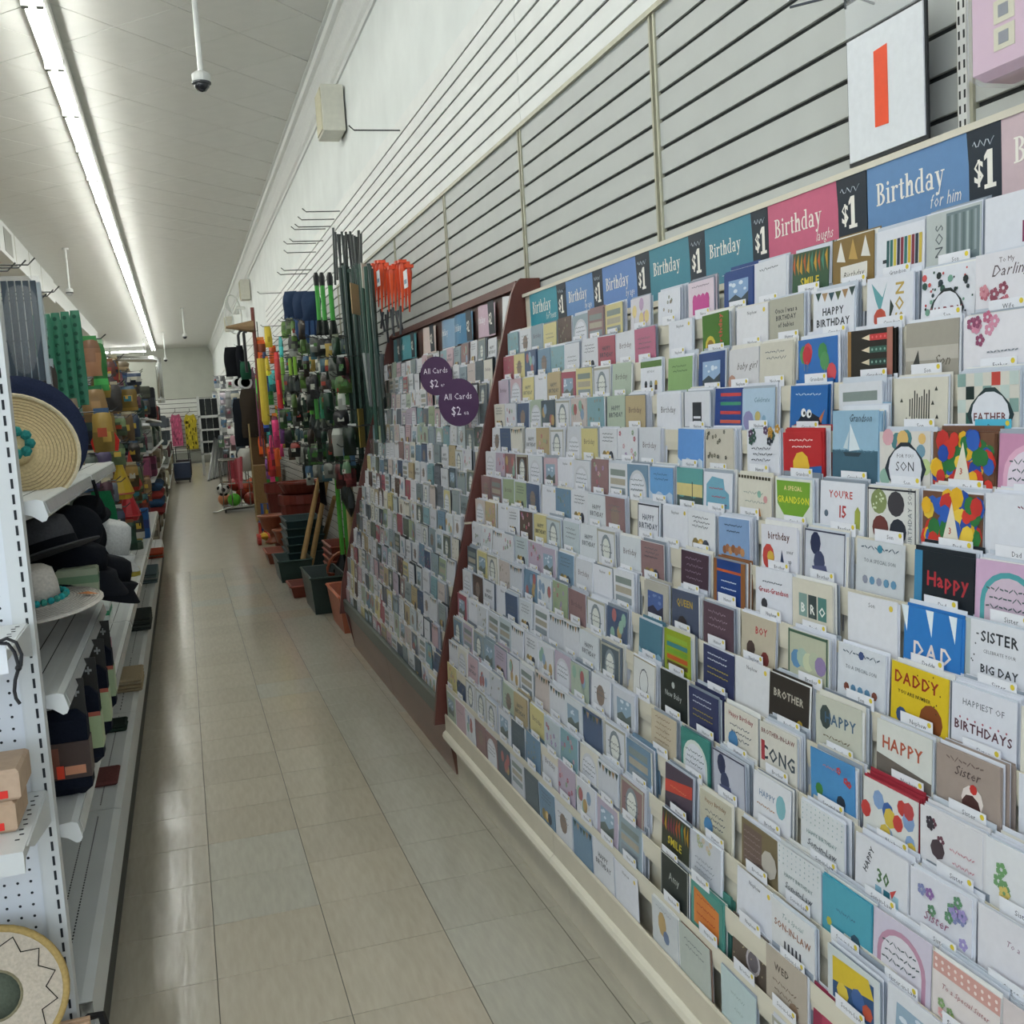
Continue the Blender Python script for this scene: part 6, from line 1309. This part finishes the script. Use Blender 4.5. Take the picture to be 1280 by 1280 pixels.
# yellow and blue ride-on toys
for k, (px, py, s, c, c2) in enumerate(((343, 676, .15, 'd0b02c', 'b8962a'), (335, 662, .14, 'd8be3c', '2f4f9a'), (331, 680, .1, 'cfa82c', 'b0342c'))):
    p = at(px, py, Z=0); t = thing('push_toy', ['big yellow', 'yellow and blue', 'yellow and red'][k]+' plastic push toy on the floor by the barrels', 'toy', p, group='yellow push toys')
    MB().bevbox(-s*.6, -s, .06, s*.6, s, s*1.3, .04, c).build('body', V_PLAST, t)
    for sx in (-.6, .6):
        for sy in (-.7, .7): MB().lathe([(.06, -.02), (.06, .02)], (sx*s, sy*s, .06), c2, 10, 'x').build('wheel', V_PLAST, t)
    MB().tube([(-s*.3, s, s), (-s*.3, s*1.1, s*2.4), (s*.3, s*1.1, s*2.4), (s*.3, s, s)], .02, c2, 6).build('handle', V_PLAST, t)

# ================================================================== far end of the aisle
# dresses on the back slats
for k, (px0, px1, py0, py1, c, c2, nm) in enumerate(((213, 229, 518, 557, 'b05a78', '7d3f58', 'pink patterned house dress on the back wall'), (230, 248, 518, 561, 'b8a838', '4f4a20', 'yellow patterned house dress on the back wall'))):
    a, b = at(px0-1.5, py0, Y=YB-.3), at(px1+1.5, py1, Y=YB-.3); t = thing('house_dress', nm, 'dress', ((a.x+b.x)/2, YB-.3, b.z)); wd = (b.x-a.x)/2; h = a.z-b.z
    MB().prism([(-wd*.9, 0), (wd*.9, 0), (wd*.85, h*.7), (wd*.98, h*.8), (wd*.6, h), (wd*.15, h*.96), (-wd*.15, h*.96), (-wd*.6, h), (-wd*.98, h*.8), (-wd*.85, h*.7)], 'y', -.06, .06, c).build('cloth', V_FABRIC, t)
    m = MB()
    for q in range(40):
        u, v = R.uniform(-.75, .75)*wd, R.uniform(.05, .88)*h; m.box(u-.02, -.063, v-.05, u+.02, -.0605, v+.05, R.choice((c2, wmul(c, 1.2))))
    m.build('print', V_FABRIC, t)['kind'] = 'stuff'
    MB().tube([(-wd*.5, 0, h), (0, 0, h+.1), (0, 0, h+.2), (0, .28, h+.2)], .012, '8a8c8a', 4).build('hanger', V_METAL, t)
# white shelving with dark bins on the right at the end
p0, p1 = at(252, 585, Z=0), at(276, 590, Z=0)
Yq = 30.0; xa, xb = at(251, 540, Y=Yq).x, at(276, 540, Y=Yq).x
ws = thing('wire_shelving', 'white wire shelving with dark bins at the aisle end', 'shelving', (0, Yq, 0))
for x in (xa, xb):
    for dy in (0, .5): MB().box(x-.03, dy-.03, 0, x+.03, dy+.03, 2.2).build('post', M_GON, ws)
zs = [at(260, py, Y=Yq).z for py in (520, 537, 552, 567)]
for z in zs: MB().box(xa-.03, -.03, z-.03, xb+.03, .55, z+.02).build('shelf', M_GON, ws)
for i, z in enumerate(zs):
    for q in range(3):
        wq = (xb-xa)/3; carton('dark_bin', 'dark bin on the %s shelf down of the white wire shelving, %s across' % (ORD[i+1], ORD[q+1]), (xa+wq*(q+.5), Yq+.25, z+.021), wq*.9, .4, .3 if i else .46, ['24282a', '2a2e30', '1f2224'][q], 'bin', 'dark bins on the white wire shelving')
# silver duct framing a bright wall section
t = thing('silver_duct', 'silver duct running along the back and bending down', 'duct')
d0, d1, d2, d3 = at(120, 448, Y=36), at(192, 449, Y=36), at(198, 456, Y=36), at(206, 553, Y=36)
MB().tube([d0, d1, (d1+d2)/2+Vector((.08, 0, .06)), d2, d2+(d3-d2)*.45], .1, 'a9acac', 12).build('pipe', M_CHROME, t, smooth=True)
e = d2+(d3-d2)*.45; MB().lathe([(.11, -.1), (.13, 0), (.11, .06)], (e.x, e.y, e.z), 'b5b8b8', 12).build('collar', M_CHROME, t)
for q in (.15, .85): e2 = d0+(d1-d0)*q; MB().tube([e2, (e2.x, e2.y, CEIL)], .01, '8a8c8a', 4).build('hanger', M_CHROME, t)
fxb = make_fixture(0, 'fluorescent batten lying across the far end of the ceiling, outer', 'fluorescent battens across the far end'); fxb.rotation_euler = (0, 0, math.pi/2); fxb.location = (-1.5, 39.6, 4.12)
dup(fxb, (-2.75, 39.6, 4.12), 'fluorescent batten lying across the far end of the ceiling, inner', (0, 0, math.pi/2))
# ceiling cameras on rods
def dome(label, px, py, Y, dark=True):
    p = at(px, py, Y=Y); t = thing('dome_camera', label, 'camera', p, group='ceiling cameras on rods')
    L = CEIL-p.z; g = .85
    MB().tube([(0, 0, .06), (0, 0, L-.02)], .017, 'd6d8d4', 8).build('rod', V_PLAST, t); MB().lathe([(.05, L-.03), (.05, L)], n=12, col='d0d2ce').build('ceiling_plate', V_PLAST, t)
    MB().lathe([(.052, .0), (.057, .018), (.057, .052), (.04, .066), (.018, .07)], n=18, col='c6c8c4').build('housing', V_PLAST, t, smooth=False)
    MB().lathe([(.0, -.054), (.026, -.047), (.045, -.026), (.052, 0), (.0, .002)], n=18, col='2c2e33' if dark else 'b5b7b4').build('dome', mat('smoked_dome', '25272c', rough=.08, var=0) if dark else V_PLAST, t, smooth=True)
    MB().lathe([(.05, -.01), (.059, -.005), (.059, .005), (.05, .009)], n=18, col='3a3c40', caps=False).build('ring', V_PLAST, t)
dome('dome camera on a white rod, nearest over the aisle', 252, 104, 7.0)
dome('white-bodied camera on a rod above the peg goods', 87, 366, 17.84, False)
dome('dome camera on a short rod far down the aisle', 231, 421, 27.0)
dome('small dome camera on a rod before the back wall', 207, 450, 33.8)
# boxed beam under the ceiling at the left, with two vents
t = tag(MB().box(-2.5, 15.2, 3.86, -2.02, 21.5, CEIL).build('trim_2', M_CROWN), 'boxed white beam hung under the ceiling over the pegs', None, None, 'structure')
tag(MB().box(-2.5, 21.7, 3.95, -2.05, 33.0, CEIL).build('trim_3', M_CROWN), 'farther boxed white beam under the ceiling', None, None, 'structure')
for y in (16.6, 18.1, 19.6): MB().box(-2.021, y, 3.86, -2.017, y+.02, CEIL).build('joint', M_DIV, t)
MB().box(-2.022, 15.6, 3.92, -2.015, 16.3, 4.24).build('vent_grille', mat('vent_grey', '8f9088', rough=.5), t)
bpy.context.view_layer.update()
